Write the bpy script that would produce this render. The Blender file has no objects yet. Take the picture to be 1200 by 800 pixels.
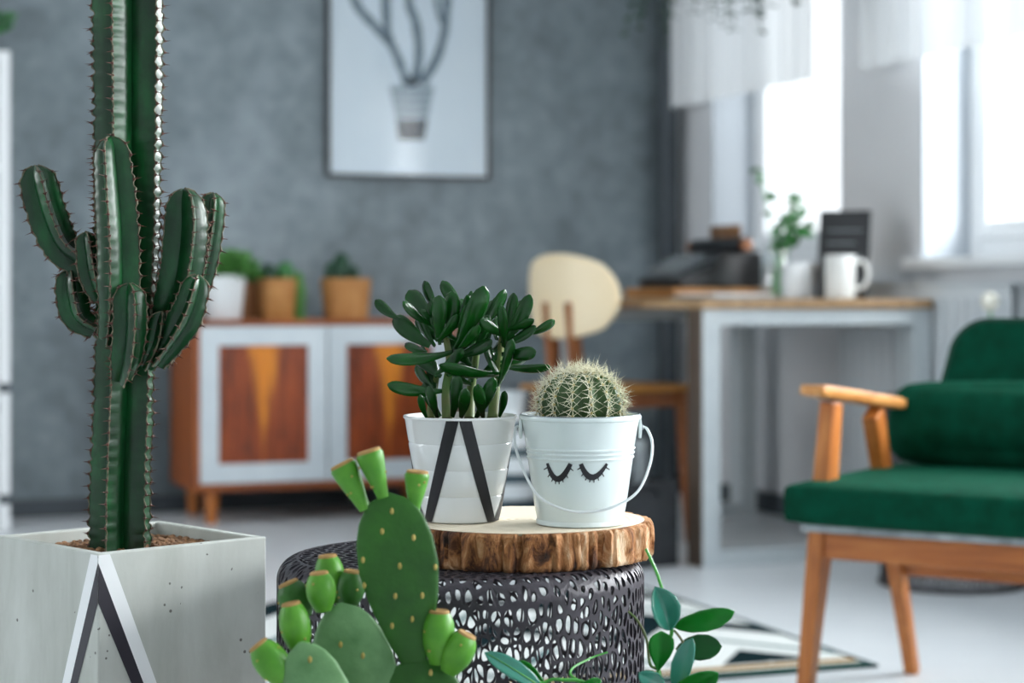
import bpy, bmesh, math, random
from mathutils import Vector, Matrix, noise
random.seed(7)
PI = math.pi
# ------------------------------------------------------------------ camera
A = math.radians(20.5)                 # room axes: +X along the back wall, +Y into it; camera heading is turned by A
F, H, Y0 = 2333.33, 0.77, 342.0        # focal length in pixels, eye height, horizon row
SA, CA = math.sin(A), math.cos(A)
sc = bpy.context.scene
cd = bpy.data.cameras.new('camera'); cam = bpy.data.objects.new('camera', cd)
sc.collection.objects.link(cam); sc.camera = cam
cam.location = (0, 0, H); cam.rotation_euler = (PI/2, 0, -A)
cd.sensor_width = 36; cd.lens = 70; cd.shift_y = -58/1200
cd.clip_start = 0.05
cd.dof.use_dof = True; cd.dof.focus_distance = 2.03; cd.dof.aperture_fstop = 4.4
# ------------------------------------------------------------------ light
w = bpy.data.worlds.new('overcast'); sc.world = w; w.use_nodes = True
bg = w.node_tree.nodes['Background']
bg.inputs['Color'].default_value = (0.90, 0.96, 1.0, 1); bg.inputs['Strength'].default_value = 0.8
def area(name, loc, sx, sy, power, rot, col=(0.95, 0.98, 1.0)):
    l = bpy.data.lights.new(name, 'AREA'); l.shape = 'RECTANGLE'; l.size = sx; l.size_y = sy
    l.energy = power; l.color = col
    o = bpy.data.objects.new(name, l); sc.collection.objects.link(o); o.location = loc; o.rotation_euler = rot
    return o
# daylight falling in through the windows of the right-hand wall (lamps stand outside the panes)
WINS = [(5.70, 6.65), (4.22, 5.22), (2.55, 3.55), (0.9, 1.9), (-0.8, 0.2)]
for i, (a, b) in enumerate(WINS):
    area('window_daylight', (4.1, (a+b)/2, 1.75), 1.3, 1.7, (4, 5, 140, 125, 95)[i], (0, PI/2, 0))
LW = (3.5, 5.7)      # added fill window in the left-hand wall, out of frame
area('window_daylight', (-3.75, sum(LW)/2, 1.7), 2.0, 1.5, 46, (0, -PI/2, 0))  # added fill lamp, brightens the desk corner and the right-hand wall
vs = sc.view_settings
vs.view_transform = 'Standard'; vs.look = 'None'; vs.exposure = 1.25; vs.gamma = 1.0; vs.use_curve_mapping = False
sc.cycles.use_denoising = True
# ------------------------------------------------------------------ pixel -> place
def at(px, py, D):
    u = (px-600)/F; v = (Y0-py)/F
    return Vector((D*(u*CA+SA), D*(CA-u*SA), H+v*D))
def onz(px, py, z): return at(px, py, (H-z)*F/(py-Y0))
def onn(px, py, n): u = (px-600)/F; return at(px, py, n/(CA-u*SA))
def onr(px, py, r): u = (px-600)/F; return at(px, py, r/(u*CA+SA))
RGT = Vector((CA, -SA, 0)); FWD = Vector((SA, CA, 0)); UP = Vector((0, 0, 1))
# ------------------------------------------------------------------ materials
def lin(c):
    if isinstance(c, str):
        c = [int(c[i:i+2], 16)/255 for i in (0, 2, 4)]
        c = [x/12.92 if x <= 0.04045 else ((x+0.055)/1.055)**2.4 for x in c]
    return (c[0], c[1], c[2], 1)
class M:
    """node material builder"""
    def __init__(s, name):
        s.m = bpy.data.materials.new(name); s.m.use_nodes = True
        s.t = s.m.node_tree; s.b = s.t.nodes['Principled BSDF']; s.out = s.t.nodes['Material Output']
    def n(s, typ, **kw):
        nd = s.t.nodes.new(typ)
        for k, v in kw.items():
            if hasattr(nd, k): setattr(nd, k, v)
        return nd
    def l(s, a, b): s.t.links.new(a, b)
    def coords(s, scale=(1, 1, 1), kind='Object', rot=(0, 0, 0)):
        tc = s.n('ShaderNodeTexCoord'); mp = s.n('ShaderNodeMapping')
        mp.inputs['Scale'].default_value = scale; mp.inputs['Rotation'].default_value = rot
        s.l(tc.outputs[kind], mp.inputs['Vector']); return mp.outputs['Vector']
    def noise(s, vec, scale=5, detail=4, rough=0.5, dist=0):
        t = s.n('ShaderNodeTexNoise'); t.inputs['Scale'].default_value = scale
        t.inputs['Detail'].default_value = detail; t.inputs['Roughness'].default_value = rough
        t.inputs['Distortion'].default_value = dist; s.l(vec, t.inputs['Vector']); return t.outputs['Fac']
    def ramp(s, fac, stops):
        r = s.n('ShaderNodeValToRGB'); e = r.color_ramp.elements
        while len(e) < len(stops): e.new(0.5)
        for el, (p, c) in zip(e, stops): el.position = p; el.color = lin(c)
        s.l(fac, r.inputs['Fac']); return r.outputs['Color']
    def math(s, op, a, b=None, c=None):
        m = s.n('ShaderNodeMath'); m.operation = op
        for i, x in enumerate((a, b, c)):
            if x is None: continue
            if isinstance(x, (int, float)): m.inputs[i].default_value = x
            else: s.l(x, m.inputs[i])
        return m.outputs[0]
    def mix(s, fac, a, b):
        m = s.n('ShaderNodeMix'); m.data_type = 'RGBA'
        if isinstance(fac, (int, float)): m.inputs[0].default_value = fac
        else: s.l(fac, m.inputs[0])
        for i, x in ((6, a), (7, b)):
            if isinstance(x, (str, tuple)): m.inputs[i].default_value = lin(x)
            else: s.l(x, m.inputs[i])
        return m.outputs[2]
    def col(s, c):
        if isinstance(c, (str, tuple)): s.b.inputs['Base Color'].default_value = lin(c)
        else: s.l(c, s.b.inputs['Base Color'])
    def rough(s, r): s.b.inputs['Roughness'].default_value = r
    def bump(s, h, strength=0.3, dist=0.002):
        b = s.n('ShaderNodeBump'); b.inputs['Strength'].default_value = strength; b.inputs['Distance'].default_value = dist
        s.l(h, b.inputs['Height']); s.l(b.outputs['Normal'], s.b.inputs['Normal'])
def plain(name, c1, c2=None, rough=0.5, scale=8, spec=0.5, metal=0, bump=0, bscale=60, stretch=(1, 1, 1), sub=0, coat=0, sheen=0):
    m = M(name)
    v = m.coords(stretch)
    if c2: m.col(m.ramp(m.noise(v, scale, 4, 0.55), [(0.3, c1), (0.7, c2)]))
    else: m.col(c1)
    m.rough(rough); m.b.inputs['Specular IOR Level'].default_value = spec; m.b.inputs['Metallic'].default_value = metal
    if bump: m.bump(m.noise(v, bscale, 4, 0.6), bump, 0.003)
    if coat: m.b.inputs['Coat Weight'].default_value = coat
    if sheen: m.b.inputs['Sheen Weight'].default_value = sheen; m.b.inputs['Sheen Roughness'].default_value = 0.35; m.b.inputs['Sheen Tint'].default_value = lin('2fa585')
    if sub:
        m.b.inputs['Subsurface Weight'].default_value = sub; m.b.inputs['Subsurface Radius'].default_value = (0.3, 0.6, 0.2)
        m.b.inputs['Subsurface Scale'].default_value = 0.01
    return m.m
def wood(name, dark, mid, light, axis=2, scale=1.0, rough=0.45):
    m = M(name); st = [14*scale]*3; st[axis] = 1.2*scale
    v = m.coords(tuple(st))
    n1 = m.noise(v, 2.5, 5, 0.6, 0.6)
    m.col(m.ramp(n1, [(0.25, dark), (0.5, mid), (0.75, light)])); m.rough(rough)
    m.bump(n1, 0.12, 0.001); return m.m
MT = {}
def wall_mat():
    m = M('grey_plaster'); v = m.coords()
    big = m.noise(v, 1.1, 5, 0.6, 0.4); fine = m.noise(v, 14, 5, 0.65)
    f = m.math('ADD', m.math('MULTIPLY', big, 0.65), m.math('MULTIPLY', fine, 0.35))
    m.col(m.ramp(f, [(0.32, '566066'), (0.5, '7b878d'), (0.68, '9ca8ae')])); m.rough(0.7)
    m.bump(fine, 0.25, 0.004); return m.m
MT['wall'] = wall_mat()
MT['wall_right'] = plain('pale_grey_plaster', 'dcdee1', 'e2e4e7', 0.75, 3, bump=0.08)
MT['white_wall'] = plain('white_paint_wall', 'd5d8da', 'dcdfe0', 0.75, 3)
MT['ceiling'] = plain('white_ceiling', 'dfe1e2', None, 0.8)
MT['floor'] = plain('pale_floor', 'd3d9dd', 'dde2e5', 0.32, 2.5, spec=0.4)
MT['window'] = plain('white_window_paint', 'e9ecee', None, 0.35)
MT['reveal'] = plain('reveal_plaster', 'bcc3ca', None, 0.7)
MT['white_metal'] = plain('white_metal', 'c3ccd0', 'cbd3d6', 0.4, 20)
MT['desk_top'] = wood('pale_oak', '8d6f4e', 'ab8a64', 'bf9f78', 1)
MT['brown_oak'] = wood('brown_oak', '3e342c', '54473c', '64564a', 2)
MT['teak'] = wood('teak', '6e3411', '944c1c', 'b06327', 2, 1.3)
MT['teak_x'] = wood('teak_across', '6e3411', '944c1c', 'b06327', 0, 1.3)
MT['oak'] = wood('armchair_wood', '8a4a1c', 'b0682c', 'c98545', 2, 1.2, 0.4)
MT['oak_x'] = wood('armchair_wood_across', '8a4a1c', 'a85f28', 'c07a3c', 0, 1.2, 0.4)
MT['oak_y'] = wood('armchair_wood_arm', '9a5c28', 'c58a4c', 'd9a468', 1, 1.2, 0.35)
MT['sb_white'] = plain('sideboard_white', 'c9d3d9', 'd2dbe0', 0.5, 10)
MT['velvet'] = plain('green_velvet', '013524', '014431', 0.8, 30, spec=0.08, bump=0.12, bscale=300, sheen=0.12)
MT['velvet_pip'] = plain('green_velvet_piping', '013a2b', None, 0.7, sheen=0.3)
MT['black'] = plain('black_metal', '15171a', '1d1f22', 0.4, 20)
MT['basket'] = plain('gunmetal_lattice', '2b282e', '3a363d', 0.42, 40, metal=0.15, spec=0.4)
MT['white_pot'] = plain('white_enamel', 'e3e6e6', 'e9ebeb', 0.22, 6, coat=0.2)
MT['bucket'] = plain('white_bucket_enamel', 'd3dfdf', 'dbe5e4', 0.25, 6, coat=0.2)
MT['bucket_wire'] = plain('white_wire', 'd8dfe0', None, 0.35)
MT['zinc'] = plain('zinc_rim', '8d979c', 'a5adb1', 0.35, 30, metal=0.6)
MT['ink'] = plain('black_print', '17151c', None, 0.4)
MT['chevron_white'] = plain('chevron_white_paint', 'eceff0', None, 0.5)
MT['chevron_dark'] = plain('chevron_dark_paint', '22202b', None, 0.5)
MT['jade'] = plain('jade_leaf', '06300b', '104c13', 0.2, 25, spec=0.4, sub=0.05)
MT['jade_stem'] = plain('jade_stem', '4b7a34', '6f6a3c', 0.5, 30)
MT['pear'] = plain('prickly_pear_skin', '1a4711', '2e661b', 0.5, 22, spec=0.35, bump=0.25, bscale=120)
MT['pear_fruit'] = plain('prickly_pear_fruit', '3a7a1c', '5c9a2e', 0.42, 30, spec=0.35)
MT['pear_tip'] = plain('dry_fruit_crown', '8d6f3c', 'b08a55', 0.8, 60)
MT['pear_pale'] = plain('prickly_pear_dusty_skin', '42703c', '6f9a66', 0.55, 26, bump=0.25, bscale=90)
MT['areole'] = plain('areole_felt', '8f8440', 'b5a25c', 0.9, 80)
MT['hoya'] = plain('vine_leaf', '0c5a16', '178224', 0.3, 12, spec=0.25)
MT['hoya_dark'] = plain('vine_leaf_dark', '0a3a18', '10501f', 0.3, 12, spec=0.25)
MT['hoya_teal'] = plain('vine_leaf_teal', '1d6a56', '3f8f7b', 0.25, 12, coat=0.25)
MT['vine_stem'] = plain('vine_stem', '5a4a2c', '3d6a2b', 0.5, 40)
MT['vine_green'] = plain('vine_shoot', '2f8a2c', '4aa03c', 0.4, 40)
MT['soil'] = plain('soil', '2c2018', '4a3524', 0.95, 60, bump=0.6, bscale=200)
MT['pebble'] = plain('brown_gravel', '4f3524', 'a1764f', 0.8, 55)
MT['spine'] = plain('pale_spine', 'dcd8b8', 'f2eed8', 0.5, 90)
MT['spine_brown'] = plain('brown_spine', '3a2018', '6a3a2c', 0.6, 90)
MT['globe'] = plain('globe_cactus_skin', '1f3d12', '35561f', 0.5, 40)
MT['cream'] = plain('cream_ply', 'f3dcb2', 'f8e6c4', 0.45, 4)
MT['ply_edge'] = plain('ply_edge', 'c98f4c', None, 0.5)
MT['chair_wood'] = wood('chair_wood', '7a4420', '93572c', 'a8693a', 2)
MT['seat_wood'] = wood('seat_wood', '9a6426', 'bb8038', 'cf954a', 0)
MT['tan_pot'] = plain('tan_pot', 'a8713a', 'c08a4e', 0.6, 20)
MT['brown_pot'] = plain('brown_pot', '8a5a33', '9c6b40', 0.6, 20)
MT['sb_pot'] = plain('white_sideboard_pot', 'e4e8ea', None, 0.4)
MT['leaf_light'] = plain('light_leaf', '3f7a33', '5f9a4a', 0.5, 30)
MT['leaf_dark'] = plain('dark_leaf', '0f3322', '1d4a30', 0.5, 30)
MT['leaf_mid'] = plain('mid_leaf', '2a6a34', '47854a', 0.5, 30)
MT['paper'] = plain('paper', 'dfe6ea', 'e6ebee', 0.6, 5)
MT['poster'] = plain('poster_paper', 'c9d8e2', 'd2dfe7', 0.6, 3)
MT['poster_grey'] = plain('poster_grey_ink', '6f828e', '5f727e', 0.6, 60)
MT['poster_light'] = plain('poster_light_ink', '9aabb5', None, 0.6)
MT['poster_dark'] = plain('poster_dark_ink', '2c3941', None, 0.6)
MT['radiator'] = plain('radiator_enamel', 'd4dade', None, 0.4)
MT['dark_fabric'] = plain('dark_grey_basket', '26292d', '3a3e42', 0.9, 60, bump=0.5, bscale=120)
MT['mag'] = plain('magazine_cover', 'a9b2b5', '6a7276', 0.5, 20)
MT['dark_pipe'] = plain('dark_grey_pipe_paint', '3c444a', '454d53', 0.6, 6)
MT['stool'] = wood('stool_wood', '8b5a2b', 'a8743e', 'bf8c54', 0)
MT['terracotta'] = plain('terracotta', 'a65f3c', 'b8714c', 0.8, 20)
MT['grey_pot'] = plain('grey_ceramic', '70787c', '7c8488', 0.5, 15)
MT['mug'] = plain('white_mug', 'e6e8e6', 'dcdfdc', 0.25, 20)
MT['letter'] = plain('letter_white', '80868a', None, 0.6)
MT['bud'] = plain('cream_bud', 'e8e6d6', 'f0eee2', 0.6, 30)
def glass_mat():
    m = M('window_glass'); tr = m.n('ShaderNodeBsdfTransparent'); gl = m.n('ShaderNodeBsdfGlossy')
    gl.inputs['Roughness'].default_value = 0.02; mx = m.n('ShaderNodeMixShader'); mx.inputs[0].default_value = 0.06
    m.l(tr.outputs[0], mx.inputs[1]); m.l(gl.outputs[0], mx.inputs[2]); m.l(mx.outputs[0], m.out.inputs['Surface']); return m.m
MT['glass'] = glass_mat()
def pane_mat():
    m = M('museum_glass'); tr = m.n('ShaderNodeBsdfTransparent'); gl = m.n('ShaderNodeBsdfGlossy')
    gl.inputs['Roughness'].default_value = 0.1; mx = m.n('ShaderNodeMixShader'); mx.inputs[0].default_value = 0.012
    m.l(tr.outputs[0], mx.inputs[1]); m.l(gl.outputs[0], mx.inputs[2]); m.l(mx.outputs[0], m.out.inputs['Surface']); return m.m
MT['poster_glass'] = pane_mat()
def sheer_mat():
    m = M('sheer_voile'); tr = m.n('ShaderNodeBsdfTransparent'); df = m.n('ShaderNodeBsdfDiffuse'); tl = m.n('ShaderNodeBsdfTranslucent')
    df.inputs['Color'].default_value = lin('eef1f3'); tl.inputs['Color'].default_value = lin('f2f5f7')
    a = m.n('ShaderNodeMixShader'); a.inputs[0].default_value = 0.12
    m.l(df.outputs[0], a.inputs[1]); m.l(tl.outputs[0], a.inputs[2])
    b = m.n('ShaderNodeMixShader'); b.inputs[0].default_value = 0.8
    m.l(tr.outputs[0], b.inputs[1]); m.l(a.outputs[0], b.inputs[2]); m.l(b.outputs[0], m.out.inputs['Surface']); return m.m
MT['sheer'] = sheer_mat()
def concrete_mat():
    m = M('cast_concrete'); v = m.coords((1, 1, 1)); vs_ = m.coords((1, 1, 0.25))
    n1 = m.noise(vs_, 14, 6, 0.6, 0.3); n2 = m.noise(v, 90, 3, 0.6)
    c = m.ramp(n1, [(0.25, 'a3a79f'), (0.55, 'bcc0ba'), (0.8, 'cdd1cc')])
    vo = m.n('ShaderNodeTexVoronoi'); vo.inputs['Scale'].default_value = 95; m.l(v, vo.inputs['Vector'])
    sel = m.math('GREATER_THAN', m.noise(v, 28, 2), 0.60)
    pit = m.math('MULTIPLY', m.math('LESS_THAN', vo.outputs['Distance'], 0.17), sel)
    m.col(m.mix(pit, c, '6b6a66')); m.rough(0.75)
    m.bump(m.math('SUBTRACT', m.math('MULTIPLY', n2, 0.3), pit), 0.5, 0.0012); return m.m
MT['concrete'] = concrete_mat()
def bark_mat():
    m = M('pine_bark'); v = m.coords((1, 1, 0.45))
    n1 = m.noise(v, 55, 6, 0.7, 0.8); n2 = m.noise(v, 24, 3, 0.5)
    f = m.math('ADD', m.math('MULTIPLY', n1, 0.65), m.math('MULTIPLY', n2, 0.35))
    m.col(m.ramp(f, [(0.38, '1c110a'), (0.45, '5c351b'), (0.51, '9a6538'), (0.57, 'bd8d62'), (0.64, 'e0c3a2')])); m.rough(0.85)
    m.bump(n1, 1.0, 0.006); return m.m
MT['bark'] = bark_mat()
def slice_mat():
    m = M('cut_wood_face'); v = m.coords((1, 1, 1))
    wv = m.n('ShaderNodeTexWave'); wv.wave_type = 'RINGS'; wv.rings_direction = 'Z'
    wv.inputs['Scale'].default_value = 38; wv.inputs['Distortion'].default_value = 2.5; wv.inputs['Detail'].default_value = 3
    wv.inputs['Detail Scale'].default_value = 0.6
    m.l(v, wv.inputs['Vector'])
    m.col(m.ramp(wv.outputs['Fac'], [(0.0, 'ddcdb0'), (0.6, 'e9ddc6'), (1.0, 'eee4d0')])); m.rough(0.65); return m.m
MT['slice'] = slice_mat()
def veneer_mat():
    m = M('rosewood_veneer'); tc = m.n('ShaderNodeTexCoord'); sp = m.n('ShaderNodeSeparateXYZ'); m.l(tc.outputs['Object'], sp.inputs[0])
    v = m.coords((16, 16, 2.2)); nz = m.noise(v, 2.2, 6, 0.65, 0.7)
    base = m.ramp(nz, [(0.3, '4f1d08'), (0.5, '86380c'), (0.72, 'a64c12')])
    # flame figure: a tongue of pale sapwood running down from the top edge (local origin: centre of the panel)
    x = m.math('ABSOLUTE', sp.outputs['X']); z = sp.outputs['Z']
    half = m.math('MULTIPLY', m.math('ADD', z, 0.06), 0.17)
    wob = m.math('MULTIPLY', m.math('SUBTRACT', nz, 0.5), 0.05)
    f = m.n('ShaderNodeMapRange'); f.inputs['From Min'].default_value = -0.022; f.inputs['From Max'].default_value = 0.012
    m.l(m.math('ADD', m.math('SUBTRACT', half, x), wob), f.inputs['Value'])
    flame = m.ramp(nz, [(0.3, 'cf7410'), (0.7, 'e5921c')])
    m.col(m.mix(f.outputs[0], base, flame)); m.rough(0.35); return m.m
MT['veneer'] = veneer_mat()
def rug_mat():
    m = M('woven_rug'); tc = m.n('ShaderNodeTexCoord'); sp = m.n('ShaderNodeSeparateXYZ'); m.l(tc.outputs['Object'], sp.inputs[0])
    x, y = sp.outputs['X'], sp.outputs['Y']       # origin: front right corner of the rug
    zig = m.math('ABSOLUTE', m.math('SUBTRACT', m.math('FRACT', m.math('MULTIPLY', x, 2.6)), 0.5))
    p = m.math('FRACT', m.math('MULTIPLY', m.math('ADD', y, m.math('MULTIPLY', zig, 0.5)), 2.0))
    thick = m.math('MULTIPLY', m.math('GREATER_THAN', p, 0.22), m.math('LESS_THAN', p, 0.50))
    thin = m.math('MULTIPLY', m.math('GREATER_THAN', p, 0.72), m.math('LESS_THAN', p, 0.80))
    nz = m.noise(m.coords((1, 1, 1)), 220, 2)
    c = m.mix(thick, m.ramp(nz, [(0.3, 'cfd4d2'), (0.7, 'dfe3e1')]), '0c2126')
    c = m.mix(thin, c, '4a6c6e')
    b1 = m.math('LESS_THAN', y, 0.10); b2 = m.math('MULTIPLY', m.math('GREATER_THAN', y, 0.05), m.math('LESS_THAN', y, 0.085))
    c = m.mix(b1, c, 'd4d8d4'); c = m.mix(b2, c, '946c18')
    c = m.mix(m.math('LESS_THAN', y, 0.035), c, '0f3d37')
    c = m.mix(m.math('GREATER_THAN', x, -0.018), c, '12343a')
    m.col(c); m.rough(0.95); m.b.inputs['Specular IOR Level'].default_value = 0.05; m.bump(nz, 0.4, 0.002); return m.m
MT['rug'] = rug_mat()
def stripe_mat():
    m = M('striped_glaze'); tc = m.n('ShaderNodeTexCoord'); sp = m.n('ShaderNodeSeparateXYZ'); m.l(tc.outputs['Object'], sp.inputs[0])
    p = m.math('FRACT', m.math('MULTIPLY', sp.outputs['Z'], 13.0)); s = m.math('GREATER_THAN', p, 0.6)
    top = m.math('LESS_THAN', sp.outputs['Z'], 0.40)
    m.col(m.mix(m.math('MULTIPLY', s, top), 'd9e0e3', '2c444e')); m.rough(0.5); return m.m
MT['stripe'] = stripe_mat()
def euph_mat():
    m = M('tall_cactus_skin'); v = m.coords((1, 1, 0.5)); nz = m.noise(v, 30, 5, 0.6)
    m.col(m.ramp(nz, [(0.3, '01220e'), (0.55, '053d1a'), (0.75, '0e5a2a')])); m.rough(0.34)
    m.b.inputs['Specular IOR Level'].default_value = 0.45; m.bump(m.noise(v, 80, 3), 0.12, 0.002); return m.m
MT['euph'] = euph_mat()
MT['crest'] = plain('rib_crest_cork', '2e2418', '7d7862', 0.8, 160)  # brown crest, mottled pale to stand for backlight on the rib edges

# ------------------------------------------------------------------ geometry helpers
class G:
    def __init__(s): s.v = []; s.f = []
    def add(s, vs, fs):
        o = len(s.v); s.v += [Vector(p) for p in vs]; s.f += [tuple(i+o for i in f) for f in fs]; return s
    def box(s, x0, x1, y0, y1, z0, z1):
        v = [(x, y, z) for z in (z0, z1) for y in (y0, y1) for x in (x0, x1)]
        return s.add(v, [(0, 2, 3, 1), (4, 5, 7, 6), (0, 1, 5, 4), (2, 6, 7, 3), (0, 4, 6, 2), (1, 3, 7, 5)])
    def rbox(s, c, size, r, n=6, bulge=0.0, m=None):
        """rounded box; bulge puffs the faces; m: extra 3x3/4x4 transform about c"""
        hx, hy, hz = [q/2 for q in size]; r = min(r, hx, hy, hz); idx = {}; vs = []; fs = []
        def vert(p):
            k = tuple(round(q, 5) for q in p)
            if k not in idx:
                q = Vector((p[0]*hx, p[1]*hy, p[2]*hz))
                inner = Vector((max(-hx+r, min(hx-r, q.x)), max(-hy+r, min(hy-r, q.y)), max(-hz+r, min(hz-r, q.z))))
                d = q-inner
                if d.length > 1e-9: q = inner+d.normalized()*r
                if bulge:
                    q.z += math.copysign(1, p[2])*bulge*(1-p[0]**2)*(1-p[1]**2)*abs(p[2])
                    q.y += math.copysign(1, p[1])*bulge*(1-p[0]**2)*(1-p[2]**2)*abs(p[1])
                if m: q = m @ q
                idx[k] = len(vs); vs.append(q+Vector(c))
            return idx[k]
        g = [math.sin((i/n-0.5)*PI) * 0.5 + (i/n-0.5) for i in range(n+1)]
        g = [x/abs(g[0]) for x in g]
        for ax in range(3):
            for sg in (-1, 1):
                for i in range(n):
                    for j in range(n):
                        q = []
                        for (a, b) in ((i, j), (i+1, j), (i+1, j+1), (i, j+1)):
                            p = [0, 0, 0]; p[ax] = sg; p[(ax+1) % 3] = g[a]; p[(ax+2) % 3] = g[b]; q.append(vert(p))
                        fs.append(q if sg > 0 else q[::-1])
        return s.add(vs, fs)
    def lathe(s, prof, seg=32, c=(0, 0, 0), caps=(True, True), rfun=None):
        vs = []; fs = []
        for (r, z) in prof:
            for k in range(seg):
                t = 2*PI*k/seg; rr = r*(rfun(t, z) if rfun else 1)
                vs.append((c[0]+rr*math.cos(t), c[1]+rr*math.sin(t), c[2]+z))
        for i in range(len(prof)-1):
            for k in range(seg):
                k2 = (k+1) % seg; fs.append((i*seg+k, i*seg+k2, (i+1)*seg+k2, (i+1)*seg+k))
        if caps[0]: fs.append(tuple(range(seg))[::-1])
        if caps[1]: fs.append(tuple((len(prof)-1)*seg+k for k in range(seg)))
        return s.add(vs, fs)
    def tube(s, pts, rad, seg=8, caps=True, flat=1.0, side=None):
        pts = [Vector(p) for p in pts]
        if isinstance(rad, (int, float)): rad = [rad]*len(pts)
        vs = []; fs = []; nrm = side.copy() if side else None
        for i, p in enumerate(pts):
            d = (pts[min(i+1, len(pts)-1)]-pts[max(i-1, 0)]).normalized()
            if nrm is None: nrm = d.orthogonal()
            nrm = (nrm-d*nrm.dot(d)).normalized(); bi = d.cross(nrm)
            for k in range(seg):
                t = 2*PI*k/seg; vs.append(p+(nrm*math.cos(t)+bi*math.sin(t)*flat)*rad[i])
        for i in range(len(pts)-1):
            for k in range(seg):
                k2 = (k+1) % seg; fs.append((i*seg+k, i*seg+k2, (i+1)*seg+k2, (i+1)*seg+k))
        if caps: fs += [tuple(range(seg))[::-1], tuple((len(pts)-1)*seg+k for k in range(seg))]
        return s.add(vs, fs)
    def beam(s, p, q, w0, d0, w1=None, d1=None, side=Vector((1, 0, 0))):
        """tapered bar p->q; w along side, d across"""
        p, q = Vector(p), Vector(q); w1 = w1 or w0; d1 = d1 or d0; ax = (q-p).normalized()
        sx = (side-ax*side.dot(ax)).normalized(); sy = ax.cross(sx); vs = []
        for c, w_, d_ in ((p, w0, d0), (q, w1, d1)):
            for a, b in ((-1, -1), (1, -1), (1, 1), (-1, 1)): vs.append(c+sx*a*w_/2+sy*b*d_/2)
        return s.add(vs, [(3, 2, 1, 0), (4, 5, 6, 7), (0, 1, 5, 4), (1, 2, 6, 5), (2, 3, 7, 6), (3, 0, 4, 7)])
    def ball(s, c, r, seg=8, rings=6, sc_=(1, 1, 1)):
        vs = [Vector(c)+Vector((0, 0, -r*sc_[2]))]; fs = []
        for i in range(1, rings):
            a = PI*i/rings-PI/2
            for k in range(seg):
                t = 2*PI*k/seg
                vs.append(Vector(c)+Vector((r*math.cos(a)*math.cos(t)*sc_[0], r*math.cos(a)*math.sin(t)*sc_[1], r*math.sin(a)*sc_[2])))
        vs.append(Vector(c)+Vector((0, 0, r*sc_[2]))); L = len(vs)-1
        for k in range(seg): fs.append((0, 1+(k+1) % seg, 1+k)); fs.append((L, L-seg+k, L-seg+(k+1) % seg))
        for i in range(rings-2):
            for k in range(seg):
                a = 1+i*seg; k2 = (k+1) % seg; fs.append((a+k, a+k2, a+seg+k2, a+seg+k))
        return s.add(vs, fs)
    def prism(s, pts, z0, z1):
        n = len(pts); vs = [(p[0], p[1], z0) for p in pts]+[(p[0], p[1], z1) for p in pts]
        return s.add(vs, [tuple(range(n))[::-1], tuple(range(n, 2*n))]+[(i, (i+1) % n, n+(i+1) % n, n+i) for i in range(n)])
    def xf(s, m): s.v = [m @ p for p in s.v]; return s
def rootm(o):
    m = Matrix.Identity(4)
    while o: m = o.matrix_basis @ m; o = o.parent
    return m
def put(name, g, mat, parent=None, smooth=True, world=False, kind=None, bevel=0, solid=0, autosmooth=None):
    me = bpy.data.meshes.new(name); vs = g.v
    if world and parent: inv = rootm(parent).inverted(); vs = [inv @ p for p in vs]
    me.from_pydata([tuple(p) for p in vs], [], g.f); me.update()
    bm = bmesh.new(); bm.from_mesh(me); bmesh.ops.recalc_face_normals(bm, faces=bm.faces); bm.to_mesh(me); bm.free()
    me.materials.append(MT[mat] if isinstance(mat, str) else mat)
    if smooth:
        me.polygons.foreach_set('use_smooth', [True]*len(me.polygons))
        me.set_sharp_from_angle(angle=math.radians(autosmooth or 40))
    o = bpy.data.objects.new(name, me); sc.collection.objects.link(o)
    if parent: o.parent = parent
    if kind: o['kind'] = kind
    if solid: md = o.modifiers.new('thickness', 'SOLIDIFY'); md.thickness = solid; md.offset = -1
    if bevel: md = o.modifiers.new('bevel', 'BEVEL'); md.width = bevel; md.segments = 2; md.limit_method = 'ANGLE'
    return o
def tag(o, label, cat, group=None):
    o['label'] = label; o['category'] = cat
    if group: o['group'] = group
    return o
def thing(name, label, cat, loc=(0, 0, 0), rotz=0, group=None):
    o = bpy.data.objects.new(name, None); sc.collection.objects.link(o); o.empty_display_size = 0.05
    o.location = loc; o.rotation_euler = (0, 0, rotz); return tag(o, label, cat, group)
def struct(name, g, mat, parent=None, **k):
    o = put(name, g, mat, parent, **k)
    if not parent: o['kind'] = 'structure'
    return o
def bez(p0, p1, p2, n=10):
    p0, p1, p2 = Vector(p0), Vector(p1), Vector(p2)
    return [p0*(1-t)**2+p1*2*t*(1-t)+p2*t*t for t in [i/n for i in range(n+1)]]
def spline(pts, n=8):
    pts = [Vector(p) for p in pts]; out = []
    for i in range(len(pts)-1):
        a, b = pts[i], pts[i+1]; m0 = (b-pts[max(i-1, 0)])/2; m1 = (pts[min(i+2, len(pts)-1)]-a)/2
        for k in range(n):
            t = k/n; out.append(a*(2*t**3-3*t*t+1)+m0*(t**3-2*t*t+t)+b*(-2*t**3+3*t*t)+m1*(t**3-t*t))
    return out+[pts[-1]]
def interp(tab, t):
    for (a, x), (b, y) in zip(tab, tab[1:]):
        if t <= b: return x+(y-x)*(t-a)/(b-a)
    return tab[-1][1]

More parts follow.
